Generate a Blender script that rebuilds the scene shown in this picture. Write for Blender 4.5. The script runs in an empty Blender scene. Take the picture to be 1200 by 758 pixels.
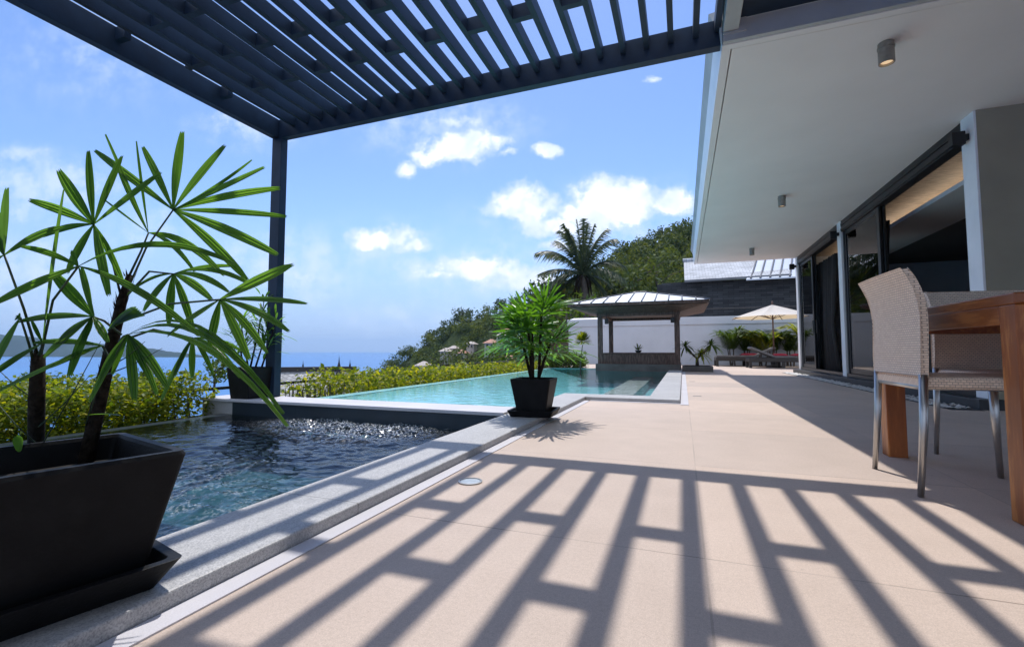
import bpy, math, random
import numpy as np
from mathutils import Vector, Matrix, noise
SC = bpy.context.scene
COL = SC.collection
RAD = math.radians

# ------------------------------------------------------------------ camera, sky, sun, exposure
CAM_H = 0.56
YAW = math.atan2(200, 540); PITCH = math.atan2(32, 540)
cam = bpy.data.objects.new('camera', bpy.data.cameras.new('camera')); COL.objects.link(cam)
cam.location = (0, 0, CAM_H); cam.rotation_euler = (math.pi/2 + PITCH, 0, YAW)
cam.data.sensor_width = 36; cam.data.lens = 16.2
cam.data.clip_start = 0.05; cam.data.clip_end = 60000
SC.camera = cam
SUN = Vector((-0.2, 0.53, 1.0)).normalized()          # towards the sun
SUN_EL = math.asin(SUN.z)
sl = bpy.data.lights.new('sun', 'SUN'); sl.energy = 2.6; sl.angle = RAD(0.53); sl.color = (1.0, 0.975, 0.94)
sun = bpy.data.objects.new('sun', sl); COL.objects.link(sun)
sun.rotation_euler = (-SUN).to_track_quat('-Z', 'Y').to_euler(); sun.location = (0, 0, 30)
SC.view_settings.view_transform = 'Standard'; SC.view_settings.look = 'None'
SC.view_settings.exposure = 0.65; SC.view_settings.gamma = 1.0; SC.view_settings.use_curve_mapping = False
cy = SC.cycles
cy.max_bounces = 10; cy.transparent_max_bounces = 24; cy.caustics_reflective = False; cy.caustics_refractive = False
cy.sample_clamp_indirect = 6.0
try: cy.use_denoising = True
except Exception: pass

# the photograph's pixel rays, used to measure where things stand
F0 = Vector((-math.sin(YAW), math.cos(YAW), 0)); RT = Vector((math.cos(YAW), math.sin(YAW), 0)); ZZ = Vector((0, 0, 1))
FW = F0*math.cos(PITCH) + ZZ*math.sin(PITCH); UP = -F0*math.sin(PITCH) + ZZ*math.cos(PITCH)
EYE = Vector((0, 0, CAM_H))
def ray(x, y): return FW*540 + RT*(x-600) + UP*(379-y)
def on_z(x, y, z): d = ray(x, y); return EYE + d*((z-CAM_H)/d.z)
def on_y(x, y, Y): d = ray(x, y); return EYE + d*(Y/d.y)
def on_x(x, y, X): d = ray(x, y); return EYE + d*(X/d.x)
def at(x, y, dist): d = ray(x, y); return EYE + d*(dist/d.dot(F0))
def project(p):
    v = Vector(p) - EYE; c = v.dot(FW); return 600 + 540*v.dot(RT)/c, 379 - 540*v.dot(UP)/c

# ------------------------------------------------------------------ world: sky with clouds
def build_world():
    w = bpy.data.worlds.new('World'); SC.world = w; w.use_nodes = True
    nt = w.node_tree; nt.nodes.clear(); N = nt.nodes.new; L = nt.links.new
    def M(op, a, b=None, c=None):
        n = N('ShaderNodeMath'); n.operation = op
        for i, v in enumerate((a, b, c)):
            if v is None: continue
            if isinstance(v, (int, float)): n.inputs[i].default_value = v
            else: L(v, n.inputs[i])
        return n.outputs[0]
    def V(op, a, b):
        n = N('ShaderNodeVectorMath'); n.operation = op
        for i, v in enumerate((a, b)):
            if v is None: continue
            if isinstance(v, (tuple, Vector)): n.inputs[i].default_value = v
            else: L(v, n.inputs[i])
        return n
    out = N('ShaderNodeOutputWorld'); bg = N('ShaderNodeBackground'); bg.inputs[1].default_value = 0.126
    sky = N('ShaderNodeTexSky'); sky.sky_type = 'NISHITA'; sky.sun_disc = False
    sky.sun_elevation = SUN_EL; sky.sun_rotation = math.atan2(SUN.x, SUN.y)
    sky.altitude = 40; sky.air_density = 1.0; sky.dust_density = 0.25; sky.ozone_density = 3.0
    tc = N('ShaderNodeTexCoord'); d = tc.outputs['Generated']
    fwd = V('DOT_PRODUCT', d, tuple(F0)).outputs['Value']; rgt = V('DOT_PRODUCT', d, tuple(RT)).outputs['Value']
    sep = N('ShaderNodeSeparateXYZ'); L(d, sep.inputs[0])
    fs = M('MAXIMUM', fwd, 0.05)
    u = M('DIVIDE', rgt, fs); v = M('DIVIDE', sep.outputs[2], fs)
    cmb = N('ShaderNodeCombineXYZ'); L(u, cmb.inputs[0]); L(v, cmb.inputs[1])
    uv = cmb.outputs[0]
    nz = N('ShaderNodeTexNoise'); nz.inputs['Scale'].default_value = 9; nz.inputs['Detail'].default_value = 9; nz.inputs['Roughness'].default_value = 0.6
    L(uv, nz.inputs['Vector'])
    off = V('SUBTRACT', nz.outputs['Color'], (0.5, 0.5, 0.5)).outputs[0]
    sc_ = N('ShaderNodeVectorMath'); sc_.operation = 'SCALE'; L(off, sc_.inputs[0]); sc_.inputs['Scale'].default_value = 0.085
    wuv = V('ADD', uv, sc_.outputs[0]).outputs[0]
    def blobs(items):
        acc = None
        for px, py, rx, ry, s in items:
            dr = ray(px, py); f = dr.dot(F0); c = (dr.dot(RT)/f, dr.z/f, 0)
            a = V('SUBTRACT', wuv, c).outputs[0]
            b = V('MULTIPLY', a, (540/rx, 540/ry, 0)).outputs[0]
            ln = V('LENGTH', b, None).outputs['Value']
            m = M('MULTIPLY', M('MAXIMUM', M('SUBTRACT', 1.0, ln), 0.0), s)
            acc = m if acc is None else M('MAXIMUM', acc, m)
        return acc
    dense = blobs([(540,170,74,28,1.6),(508,180,46,20,1.2),(476,199,22,13,1.3),(594,184,22,10,1.1),(640,178,30,15,1.6),
        (612,240,66,34,1.7),(660,264,110,26,1.2),(725,236,80,44,1.8),(690,250,60,30,1.6),(786,236,48,30,1.6),(762,94,14,8,.8),
        (445,276,70,26,1.3),(485,288,50,16,1.0),(556,316,110,30,1.3),(610,326,90,34,1.2),(530,140,70,20,.8),
        (285,140,60,22,.8),(355,325,42,22,.8),(790,285,60,22,.8),(520,325,60,12,1.0),(655,285,60,16,.9)])
    thin = blobs([(60,215,120,55,.8),(25,180,60,20,.7),(300,150,120,40,.6),(560,150,140,55,.5),(330,300,120,60,.7),(180,270,110,60,.5),(120,60,260,150,.35),(520,150,170,70,.6),(730,250,140,70,.65),(540,315,190,50,.75),(450,290,130,60,.6),(360,320,120,60,.7),(30,320,130,90,.6),(250,60,160,110,.4),
        (470,370,160,40,.45),(640,260,190,60,.45),(100,90,220,110,.25),(560,330,170,50,.55),(20,240,70,30,.6)])
    n2 = N('ShaderNodeTexNoise'); n2.inputs['Scale'].default_value = 20; n2.inputs['Detail'].default_value = 11; n2.inputs['Roughness'].default_value = 0.62
    L(uv, n2.inputs['Vector'])
    k = M('MULTIPLY', M('SUBTRACT', n2.outputs[0], 0.5), 2.0)
    def ss(x, a, b):
        n = N('ShaderNodeMapRange'); n.interpolation_type = 'SMOOTHSTEP'; L(x, n.inputs[0]); n.inputs[1].default_value = a; n.inputs[2].default_value = b; return n.outputs[0]
    front = ss(fwd, 0.05, 0.3)
    cd = M('MULTIPLY', ss(M('ADD', dense, M('MULTIPLY', k, ss(dense, 0.0, 0.35))), 0.16, 1.0), 0.96)
    ct = M('MULTIPLY', ss(M('ADD', thin, M('MULTIPLY', k, ss(thin, 0.0, 0.5))), 0.05, 0.95), 0.62)
    # unseen cloud cover added behind the camera to fill the shadows, also for reflections
    n3 = N('ShaderNodeTexNoise'); n3.inputs['Scale'].default_value = 3.2; n3.inputs['Detail'].default_value = 8; L(d, n3.inputs['Vector'])
    cb = M('MULTIPLY', ss(n3.outputs[0], 0.28, 0.5), M('MULTIPLY', M('SUBTRACT', 1.0, front), ss(sep.outputs[2], 0.02, 0.2)))
    cl = M('MAXIMUM', M('MULTIPLY', M('MAXIMUM', cd, ct), front), M('MULTIPLY', cb, 0.8))
    # thicker parts of the clouds are a little greyer
    n4 = N('ShaderNodeTexNoise'); n4.inputs['Scale'].default_value = 14; n4.inputs['Detail'].default_value = 5; L(wuv, n4.inputs['Vector'])
    shade = ss(M('MULTIPLY', n4.outputs[0], cd), 0.3, 0.75)
    cc = N('ShaderNodeMix'); cc.data_type = 'RGBA'; L(shade, cc.inputs[0]); cc.inputs[6].default_value = (4.4, 5.0, 6.1, 1); cc.inputs[7].default_value = (7.4, 7.4, 7.4, 1)
    hs = N('ShaderNodeHueSaturation'); hs.inputs['Saturation'].default_value = 1.12; hs.inputs['Value'].default_value = 1.0
    L(sky.outputs[0], hs.inputs['Color'])
    mx = N('ShaderNodeMix'); mx.data_type = 'RGBA'; L(cl, mx.inputs[0]); 
    hz = N('ShaderNodeMix'); hz.data_type = 'RGBA'; L(M('MULTIPLY', M('SUBTRACT', 1.0, ss(sep.outputs[2], -0.02, 0.30)), 0.9), hz.inputs[0])
    tn = N('ShaderNodeMix'); tn.data_type = 'RGBA'; tn.blend_type = 'MULTIPLY'; tn.inputs[0].default_value = 1.0; L(hs.outputs[0], tn.inputs[6]); tn.inputs[7].default_value = (0.94, 0.88, 0.98, 1)
    L(tn.outputs[2], hz.inputs[6]); hz.inputs[7].default_value = (1.75, 2.7, 4.6, 1)
    L(hz.outputs[2], mx.inputs[6]); L(cc.outputs[2], mx.inputs[7])
    L(mx.outputs[2], bg.inputs[0]); L(bg.outputs[0], out.inputs[0])
build_world()

# ------------------------------------------------------------------ materials
class NT:
    def __init__(s, name):
        s.m = bpy.data.materials.new(name); s.m.use_nodes = True; s.nt = s.m.node_tree
        s.b = s.nt.nodes['Principled BSDF']; s.out = s.nt.nodes['Material Output']
    def n(s, t, **kw):
        x = s.nt.nodes.new(t)
        for k, v in kw.items(): setattr(x, k, v)
        return x
    def l(s, a, b): s.nt.links.new(a, b)
    def coord(s, kind='Object', scale=None):
        tc = s.n('ShaderNodeTexCoord'); o = tc.outputs[kind]
        if scale:
            mp = s.n('ShaderNodeMapping'); mp.inputs['Scale'].default_value = scale; s.l(o, mp.inputs[0]); o = mp.outputs[0]
        return o
    def noise(s, scale, detail=5, rough=0.55, co=None):
        x = s.n('ShaderNodeTexNoise'); x.inputs['Scale'].default_value = scale; x.inputs['Detail'].default_value = detail; x.inputs['Roughness'].default_value = rough
        s.l(co if co is not None else s.coord(), x.inputs['Vector']); return x.outputs[0]
    def ramp(s, fac, stops):
        r = s.n('ShaderNodeValToRGB'); e = r.color_ramp.elements
        while len(e) < len(stops): e.new(0.5)
        for q, (p, c) in zip(e, stops): q.position = p; q.color = (*c, 1)
        s.l(fac, r.inputs[0]); return r.outputs[0]
    def mix(s, fac, a, b, mode='MIX'):
        x = s.n('ShaderNodeMix'); x.data_type = 'RGBA'; x.blend_type = mode
        for i, v in ((0, fac), (6, a), (7, b)):
            if isinstance(v, (int, float)): x.inputs[i].default_value = v
            elif isinstance(v, tuple): x.inputs[i].default_value = (*v, 1)
            else: s.l(v, x.inputs[i])
        return x.outputs[2]
    def math(s, op, a, b=None, c=None):
        x = s.n('ShaderNodeMath'); x.operation = op
        for i, v in enumerate((a, b, c)):
            if v is None: continue
            if isinstance(v, (int, float)): x.inputs[i].default_value = v
            else: s.l(v, x.inputs[i])
        return x.outputs[0]
    def bump(s, h, strength=0.3, dist=0.01):
        x = s.n('ShaderNodeBump'); x.inputs['Strength'].default_value = strength; x.inputs['Distance'].default_value = dist
        s.l(h, x.inputs['Height']); s.l(x.outputs[0], s.b.inputs['Normal']); return x
    def set(s, rough=None, metal=None, spec=None, color=None):
        if rough is not None: s.b.inputs['Roughness'].default_value = rough
        if metal is not None: s.b.inputs['Metallic'].default_value = metal
        if spec is not None: s.b.inputs['Specular IOR Level'].default_value = spec
        if color is not None:
            if isinstance(color, tuple): s.b.inputs['Base Color'].default_value = (*color, 1)
            else: s.l(color, s.b.inputs['Base Color'])
        return s.m

def mul(c, k): return tuple(min(1, v*k) for v in c)
def plain(name, c, rough=0.5, var=0.12, scale=6, bump=0.1, bscale=60, metal=0, spec=0.5):
    t = NT(name); nz = t.noise(scale, 6)
    col = t.ramp(nz, [(0.3, mul(c, 1-var)), (0.7, mul(c, 1+var))])
    if bump: t.bump(t.noise(bscale, 4), bump, 0.004)
    return t.set(rough, metal, spec, col)

def speckle(name, c, dark, rough=0.6, sscale=260, amount=0.45):
    t = NT(name)
    s1 = t.noise(sscale, 3, 0.7); s2 = t.noise(2.3, 6)
    base = t.ramp(s2, [(0.3, mul(c, .9)), (0.7, mul(c, 1.06))])
    f = t.math('MULTIPLY', t.math('SUBTRACT', 1.0, t.ramp(s1, [(0.38, (0, 0, 0)), (0.56, (1, 1, 1))])), amount)
    t.bump(s1, 0.2, 0.003)
    return t.set(rough, 0, 0.4, t.mix(f, base, dark))

def joints(t, sx, sy, ox, oy, w):
    sp = t.n('ShaderNodeSeparateXYZ'); t.l(t.coord(), sp.inputs[0])
    def line(o, size, off):
        a = t.math('ADD', o, 100*size - off); f = t.math('MODULO', a, size)
        d = t.math('MINIMUM', f, t.math('SUBTRACT', size, f)); return t.math('LESS_THAN', d, w)
    lx, ly = line(sp.outputs[0], sx, ox), line(sp.outputs[1], sy, oy)
    return lx, ly

def m_deck():
    t = NT('sandstone_deck')
    big = t.noise(0.55, 5); mid = t.noise(5, 6); fine = t.noise(330, 3, 0.75); gr = t.noise(95, 4, 0.7)
    c = t.ramp(mid, [(0.28, (0.57, 0.455, 0.375)), (0.72, (0.685, 0.555, 0.465))])
    c = t.mix(0.5, c, t.ramp(big, [(0.3, (0.55, 0.445, 0.375)), (0.7, (0.695, 0.565, 0.475))]))
    c = t.mix(0.55, c, t.ramp(fine, [(0.3, (0.55, 0.52, 0.49)), (0.62, (1.12, 1.1, 1.08))]), 'MULTIPLY')
    c = t.mix(0.3, c, t.ramp(gr, [(0.3, (0.6, 0.57, 0.54)), (0.6, (1, 1, 1))]), 'MULTIPLY')
    lx, ly = joints(t, 1.06, 1.075, 0.045, 1.383, 0.0028)
    br = t.ramp(t.noise(1.7, 3), [(0.36, (0.15, .15, .15)), (0.6, (0.75, .75, .75))])
    j = t.math('MAXIMUM', t.math('MULTIPLY', lx, 0.5), t.math('MULTIPLY', ly, 0.9))
    c = t.mix(t.math('MULTIPLY', j, br), c, (0.2, 0.15, 0.12))
    sp = t.n('ShaderNodeSeparateXYZ'); t.l(t.coord(), sp.inputs[0])
    ix = t.math('FLOOR', t.math('DIVIDE', t.math('ADD', sp.outputs[0], 100*1.06-.045), 1.06)); iy = t.math('FLOOR', t.math('DIVIDE', t.math('ADD', sp.outputs[1], 100*1.075-1.383), 1.075))
    cb = t.n('ShaderNodeCombineXYZ'); t.l(ix, cb.inputs[0]); t.l(iy, cb.inputs[1]); wn = t.n('ShaderNodeTexWhiteNoise'); t.l(cb.outputs[0], wn.inputs[0])
    c = t.mix(1.0, c, t.ramp(wn.outputs[0], [(0, (.90, .905, .915)), (1, (1.05, 1.035, 1.02))]), 'MULTIPLY')
    spots = t.noise(38, 2, .5); c = t.mix(t.math('MULTIPLY', t.ramp(spots, [(.74, (0, 0, 0)), (.78, (1, 1, 1))]), .45), c, (.25, .2, .17))
    # old spills and foot wear
    st = t.noise(1.3, 8, 0.7); c = t.mix(t.math('MULTIPLY', t.ramp(st, [(0.55, (0, 0, 0)), (0.75, (1, 1, 1))]), 0.26), c, (0.40, 0.32, 0.27))
    t.bump(fine, 0.18, 0.003)
    return t.set(0.62, 0, 0.35, c)

def m_leaf(name, dark, light, trans=0.35, rough=0.4, yellow=None, spec=0.45, glow=(3.0, 2.8, 0.8)):
    t = NT(name)
    g = t.n('ShaderNodeNewGeometry'); r = g.outputs['Random Per Island']
    stops = [(0.0, dark), (0.75, light)]
    if yellow: stops.append((1.0, yellow))
    c = t.ramp(r, stops)
    c = t.mix(0.35, c, t.ramp(t.noise(14, 3), [(0.3, (0.55, 0.55, 0.55)), (0.7, (1.2, 1.2, 1.2))]), 'MULTIPLY')
    t.set(rough, 0, spec, c)
    tr = t.n('ShaderNodeBsdfTranslucent'); tc = t.mix(1.0, c, glow, 'MULTIPLY'); t.l(tc, tr.inputs[0])
    ms = t.n('ShaderNodeMixShader'); ms.inputs[0].default_value = trans
    t.l(t.b.outputs[0], ms.inputs[1]); t.l(tr.outputs[0], ms.inputs[2]); t.l(ms.outputs[0], t.out.inputs[0])
    return t.m

def m_water(name, tint, bscale, bstr, rough=0.02, foam=None, bdist=0.02):
    t = NT(name); nt = t.nt
    n1 = t.noise(bscale, 3, 0.5)
    bp = t.n('ShaderNodeBump'); bp.inputs['Strength'].default_value = bstr; bp.inputs['Distance'].default_value = bdist
    t.l(n1, bp.inputs['Height'])
    fr = t.n('ShaderNodeFresnel'); fr.inputs['IOR'].default_value = 1.33; t.l(bp.outputs[0], fr.inputs['Normal'])
    gl = t.n('ShaderNodeBsdfGlossy'); gl.inputs['Roughness'].default_value = rough; t.l(bp.outputs[0], gl.inputs['Normal'])
    tp = t.n('ShaderNodeBsdfTransparent'); tp.inputs[0].default_value = (*tint, 1)
    ms = t.n('ShaderNodeMixShader'); t.l(fr.outputs[0], ms.inputs[0]); t.l(tp.outputs[0], ms.inputs[1]); t.l(gl.outputs[0], ms.inputs[2])
    last = ms.outputs[0]
    if foam:
        at_ = t.n('ShaderNodeAttribute', attribute_name='foam')
        f = t.math('MULTIPLY', at_.outputs['Fac'], t.ramp(t.noise(60, 5, 0.7), [(0.5, (0, 0, 0)), (0.66, (1, 1, 1))]))
        df = t.n('ShaderNodeBsdfDiffuse'); df.inputs[0].default_value = (.75, .8, .84, 1)
        m2 = t.n('ShaderNodeMixShader'); t.l(f, m2.inputs[0]); t.l(last, m2.inputs[1]); t.l(df.outputs[0], m2.inputs[2]); last = m2.outputs[0]
    t.l(last, t.out.inputs[0])
    return t.m

def m_glass(name, tint=(.86, .9, .9)):
    t = NT(name)
    fr = t.n('ShaderNodeFresnel'); fr.inputs['IOR'].default_value = 1.6
    gl = t.n('ShaderNodeBsdfGlossy'); gl.inputs['Roughness'].default_value = 0.01
    tp = t.n('ShaderNodeBsdfTransparent'); tp.inputs[0].default_value = (*tint, 1)
    ms = t.n('ShaderNodeMixShader'); t.l(fr.outputs[0], ms.inputs[0]); t.l(tp.outputs[0], ms.inputs[1]); t.l(gl.outputs[0], ms.inputs[2])
    t.l(ms.outputs[0], t.out.inputs[0]); return t.m

def m_wood(name, a, b, rough=0.4, sc=(3, 3, 30)):
    t = NT(name); co = t.coord('Object', sc)
    n1 = t.noise(2.2, 8, 0.65, co); n2 = t.noise(1.2, 3)
    c = t.ramp(n1, [(0.3, mul(a, .7)), (0.48, a), (0.55, b), (0.75, mul(b, 1.15))])
    c = t.mix(0.4, c, t.ramp(n2, [(0.3, (.6, .6, .6)), (0.7, (1.15, 1.15, 1.15))]), 'MULTIPLY')
    t.bump(n1, 0.12, 0.002); return t.set(rough, 0, 0.4, c)

def m_tile(name, c, size, grout, rough=0.3, var=0.25, plane='XY'):
    t = NT(name)
    br = t.n('ShaderNodeTexBrick'); br.offset = 0
    mp = t.n('ShaderNodeMapping'); t.l(t.coord(), mp.inputs[0])
    if plane == 'XZ': mp.inputs['Rotation'].default_value = (RAD(90), 0, 0)
    br.inputs['Scale'].default_value = 1.0; br.inputs['Brick Width'].default_value = size; br.inputs['Row Height'].default_value = size
    br.inputs['Mortar Size'].default_value = size*0.03
    br.inputs[1].default_value = (*mul(c, 1-var), 1); br.inputs[2].default_value = (*mul(c, 1+var), 1); br.inputs[3].default_value = (*grout, 1)
    t.l(mp.outputs[0], br.inputs[0])
    cc = t.mix(0.4, br.outputs[0], t.ramp(t.noise(3, 5), [(0.3, (.6, .6, .6)), (.7, (1.2, 1.2, 1.2))]), 'MULTIPLY')
    return t.set(rough, 0, 0.5, cc)

def m_weave(name, seat=False):
    t = NT(name); co = t.coord()
    sp = t.n('ShaderNodeSeparateXYZ'); t.l(co, sp.inputs[0])
    # rows of wicker run sideways; a diagonal third coordinate keeps every face covered
    cx = t.n('ShaderNodeCombineXYZ'); 
    if seat: t.l(sp.outputs[0], cx.inputs[0]); t.l(t.math('ADD', sp.outputs[2], sp.outputs[1]), cx.inputs[1])
    else: t.l(t.math('ADD', sp.outputs[1], t.math('MULTIPLY', sp.outputs[0], .5)), cx.inputs[0]); t.l(sp.outputs[2], cx.inputs[1])
    br = t.n('ShaderNodeTexBrick'); br.offset = 0.5
    br.inputs['Scale'].default_value = 1; br.inputs['Brick Width'].default_value = 0.017; br.inputs['Row Height'].default_value = 0.0095
    br.inputs['Mortar Size'].default_value = 0.0013; br.inputs['Mortar Smooth'].default_value = 0.7
    br.inputs[1].default_value = (.84, .65, .49, 1); br.inputs[2].default_value = (.95, .76, .58, 1); br.inputs[3].default_value = (.46, .35, .27, 1)
    t.l(cx.outputs[0], br.inputs[0])
    b = t.n('ShaderNodeBump'); b.inputs['Strength'].default_value = 0.8; b.inputs['Distance'].default_value = 0.003; b.invert = True
    t.l(br.outputs['Fac'], b.inputs['Height']); t.l(b.outputs[0], t.b.inputs['Normal'])
    return t.set(0.55, 0, 0.35, br.outputs[0])

def m_shingle(name, a, b, w, h, ax=(0, 2)):
    t = NT(name); sp = t.n('ShaderNodeSeparateXYZ'); t.l(t.coord(), sp.inputs[0])
    cx = t.n('ShaderNodeCombineXYZ'); t.l(sp.outputs[ax[0]], cx.inputs[0]); t.l(sp.outputs[ax[1]], cx.inputs[1])
    br = t.n('ShaderNodeTexBrick'); br.inputs['Scale'].default_value = 1; br.inputs['Brick Width'].default_value = w; br.inputs['Row Height'].default_value = h
    br.inputs['Mortar Size'].default_value = h*0.07
    br.inputs[1].default_value = (*a, 1); br.inputs[2].default_value = (*b, 1); br.inputs[3].default_value = (*mul(a, .5), 1)
    t.l(cx.outputs[0], br.inputs[0])
    c = t.mix(0.45, br.outputs[0], t.ramp(t.noise(1.1, 6), [(0.3, (.55, .55, .55)), (.7, (1.3, 1.3, 1.3))]), 'MULTIPLY')
    return t.set(0.75, 0, 0.3, c)

MT = {}
MT['deck'] = m_deck()
MT['granite'] = speckle('grey_granite', (.50, .485, .47), (.16, .16, .17))
MT['strip'] = speckle('pale_granite', (.60, .575, .60), (.4, .39, .42), amount=.3)
MT['darktile'] = m_tile('dark_slate_tile', (.024, .036, .052), .2, (.021, .032, .047), .3, .08, 'XZ')
MT['spafloor'] = m_tile('spa_tile', (.060, .125, .15), .15, (.04, .085, .105), .3, .35)
MT['poolfloor'] = m_tile('pool_tile', (.24, .74, .84), .3, (.32, .78, .86), .3, .14)
MT['poolwall'] = m_tile('pool_wall_tile', (.12, .45, .44), .3, (.15, .45, .45), .3, .14, 'XZ')
MT['ledge'] = plain('pool_ledge_stone', (.42, .45, .44), .5)
MT['lip'] = plain('infinity_edge_tile', (.34, .70, .72), .15, .1, 3)
MT['poolwater'] = m_water('pool_water', (.92, 1.0, .995), 7.5, 0.30, 0.04)
MT['spawater'] = m_water('spa_water', (.70, .88, .92), 26, 0.28, 0.06, True, 0.014)
MT['pergola'] = plain('dark_blue_paint', (.016, .032, .060), .5, .3, 4, .08, 40, 0, .3)
MT['render'] = plain('white_render', (.74, .735, .72), .75, .04, 2.2, .12, 120)
MT['soffit'] = plain('soffit_paint', (.88, .825, .79), .8, .035, 1.3, .06, 90)
MT['wallwhite'] = plain('wall_render', (.60, .62, .65), .8, .06, 1.2, .15, 80)
MT['olive'] = plain('olive_render', (.36, .325, .235), .8, .08, 2, .15, 100)
MT['fascia'] = plain('grey_fascia', (.46, .46, .45), .6, .1, 3)
MT['alu'] = plain('dark_aluminium', (.035, .037, .04), .35, .2, 3, 0, 10, .6)
MT['whitepaint'] = plain('white_post_paint', (.86, .85, .84), .5, .05, 4)
MT['glass'] = m_glass('door_glass')
MT['plinth'] = plain('black_stone', (.03, .032, .034), .45, .3, 7)
MT['pebble'] = plain('white_pebble', (.62, .6, .57), .6, .25, 9, .1)
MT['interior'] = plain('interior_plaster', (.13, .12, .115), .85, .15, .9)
MT['bulk'] = plain('interior_white', (.72, .7, .68), .8, .05, 2)
MT['woodceil'] = m_wood('ceiling_wood', (.43, .33, .24), (.58, .47, .36), .5, (3, 18, 3))
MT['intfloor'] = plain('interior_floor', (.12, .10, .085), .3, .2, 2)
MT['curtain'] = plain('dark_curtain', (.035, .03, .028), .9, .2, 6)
MT['blackmetal'] = plain('black_metal', (.012, .012, .013), .4, .2, 8)
MT['steel'] = plain('brushed_steel', (.33, .32, .3), .35, .1, 30, 0, 1, .9)
MT['chrome'] = plain('satin_chrome', (.50, .485, .46), .34, .06, 30, 0, 1, 1.0)
MT['weave'] = m_weave('woven_rattan'); MT['weaveseat'] = m_weave('woven_rattan_seat', True)
MT['teak'] = m_wood('orange_teak', (.33, .095, .020), (.50, .18, .042), .38, (9, 9, 1.2))
MT['teaktop'] = m_wood('teak_top', (.30, .088, .020), (.45, .16, .040), .34, (9, 1.2, 9))
MT['pot'] = plain('black_planter', (.0065, .0068, .008), .5, .5, 9, .35, 70, 0, .16)
def m_pot():
    t = NT('black_planter'); n1 = t.noise(9, 6, .6); n2 = t.noise(3.2, 8, .7); n3 = t.noise(140, 3)
    c = t.ramp(n1, [(.3, (.005, .0053, .006)), (.7, (.010, .0104, .0118))])
    c = t.mix(t.math('MULTIPLY', t.ramp(n2, [(.5, (0, 0, 0)), (.75, (1, 1, 1))]), .5), c, (.026, .025, .025))
    t.bump(n3, .3, .003); MT['pot'] = t.set(.55, 0, .16, c)
m_pot()
MT['soil'] = plain('potting_soil', (.010, .008, .006), .95, .4, 30, .8, 70)
MT['trunkfibre'] = plain('palm_fibre', (.026, .020, .015), .95, .65, 70, 1.0, 110, 0, .1)
MT['bark'] = plain('bark', (.10, .08, .062), .9, .35, 3, .6, 12)
MT['petiole'] = plain('green_stalk', (.035, .06, .018), .5, .3, 20)
MT['palmleaf'] = m_leaf('palm_leaf', (.024, .060, .020), (.040, .090, .028), .54, .34, None, .5, (5.8, 5.3, 1.2))
MT['palmbright'] = m_leaf('bushy_palm_leaf', (.035, .10, .018), (.085, .20, .03), .45, .35, None, .4, (3.2, 3.0, .7))
MT['cocoleaf'] = m_leaf('coconut_leaf', (.032, .050, .030), (.068, .098, .050), .22, .4, (.16, .15, .09), .2)
MT['hedge'] = m_leaf('hedge_leaf', (.065, .105, .014), (.20, .225, .02), .36, .5, (.38, .34, .03), .15)
MT['hedgegreen'] = m_leaf('green_hedge_leaf', (.05, .095, .014), (.17, .21, .02), .36, .5, (.36, .33, .03), .15)
MT['shrub'] = m_leaf('green_leaf', (.03, .06, .015), (.08, .13, .025), .3, .5, None, .15)
MT['yellowshrub'] = m_leaf('yellow_green_leaf', (.12, .16, .02), (.26, .28, .035), .35, .45)
MT['forest'] = m_leaf('forest_leaf', (.040, .064, .024), (.12, .15, .055), .15, .7, None, .06)
MT['forest2'] = m_leaf('dark_forest_leaf', (.030, .052, .028), (.075, .105, .050), .12, .7, None, .06)
MT['forest3'] = m_leaf('light_forest_leaf', (.055, .080, .022), (.135, .155, .045), .18, .7, None, .06)
MT['hill'] = plain('hill_scrub', (.045, .060, .024), 1.0, .4, .05, 0, 10, 0, .02)
MT['earth'] = plain('garden_earth', (.09, .075, .05), .95, .35, .8, .5, 12)
MT['island'] = plain('island_forest', (.026, .042, .026), 1.0, .45, .006, 0, 10, 0, .02)
MT['gazwood'] = m_wood('grey_brown_wood', (.10, .058, .045), (.165, .10, .08), .6, (12, 12, 2))
MT['gazroof'] = plain('pale_metal_roof', (.62, .65, .70), .4, .05, 1.5, 0, 10, .3)
MT['seam'] = plain('roof_seam', (.10, .10, .11), .5, .2, 5)
MT['stonebase'] = plain('dark_stone_base', (.12, .105, .095), .7, .3, 3, .4, 25)
MT['shinglewall'] = m_shingle('slate_cladding', (.035, .038, .042), (.075, .078, .082), .5, .11)
MT['shingleroof'] = m_shingle('pale_shingle', (.42, .43, .45), (.56, .57, .6), .3, .16, (0, 1))
MT['terracotta'] = m_shingle('terracotta_tiles', (.46, .21, .14), (.60, .33, .24), .5, .4, (0, 1))
MT['palerooft'] = m_shingle('pale_roof_tiles', (.52, .44, .40), (.64, .55, .49), .5, .4, (0, 1))
MT['cream'] = plain('cream_wall', (.5, .44, .37), .8, .1, .5)
MT['darkwindow'] = plain('dark_window', (.03, .035, .04), .15, .1, 1, 0)
MT['greytile'] = m_shingle('grey_roof_tiles', (.30, .295, .295), (.46, .45, .45), .22, .2, (0, 1))
MT['darkridge'] = plain('dark_ridge_tile', (.05, .045, .045), .7, .2, 3)
MT['canvas'] = NT('cream_canvas')
def canvas():
    t = MT['canvas']; t.set(.8, 0, .2, (.84, .80, .74)); tr = t.n('ShaderNodeBsdfTranslucent'); tr.inputs[0].default_value = (.85, .62, .36, 1)
    t.bump(t.noise(300, 2), .1, .002)
    ms = t.n('ShaderNodeMixShader'); ms.inputs[0].default_value = .38; t.l(t.b.outputs[0], ms.inputs[1]); t.l(tr.outputs[0], ms.inputs[2]); t.l(ms.outputs[0], t.out.inputs[0])
    MT['canvas'] = t.m
canvas()
MT['lounger'] = plain('dark_wicker', (.035, .033, .032), .6, .3, 30, .4, 90)
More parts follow.
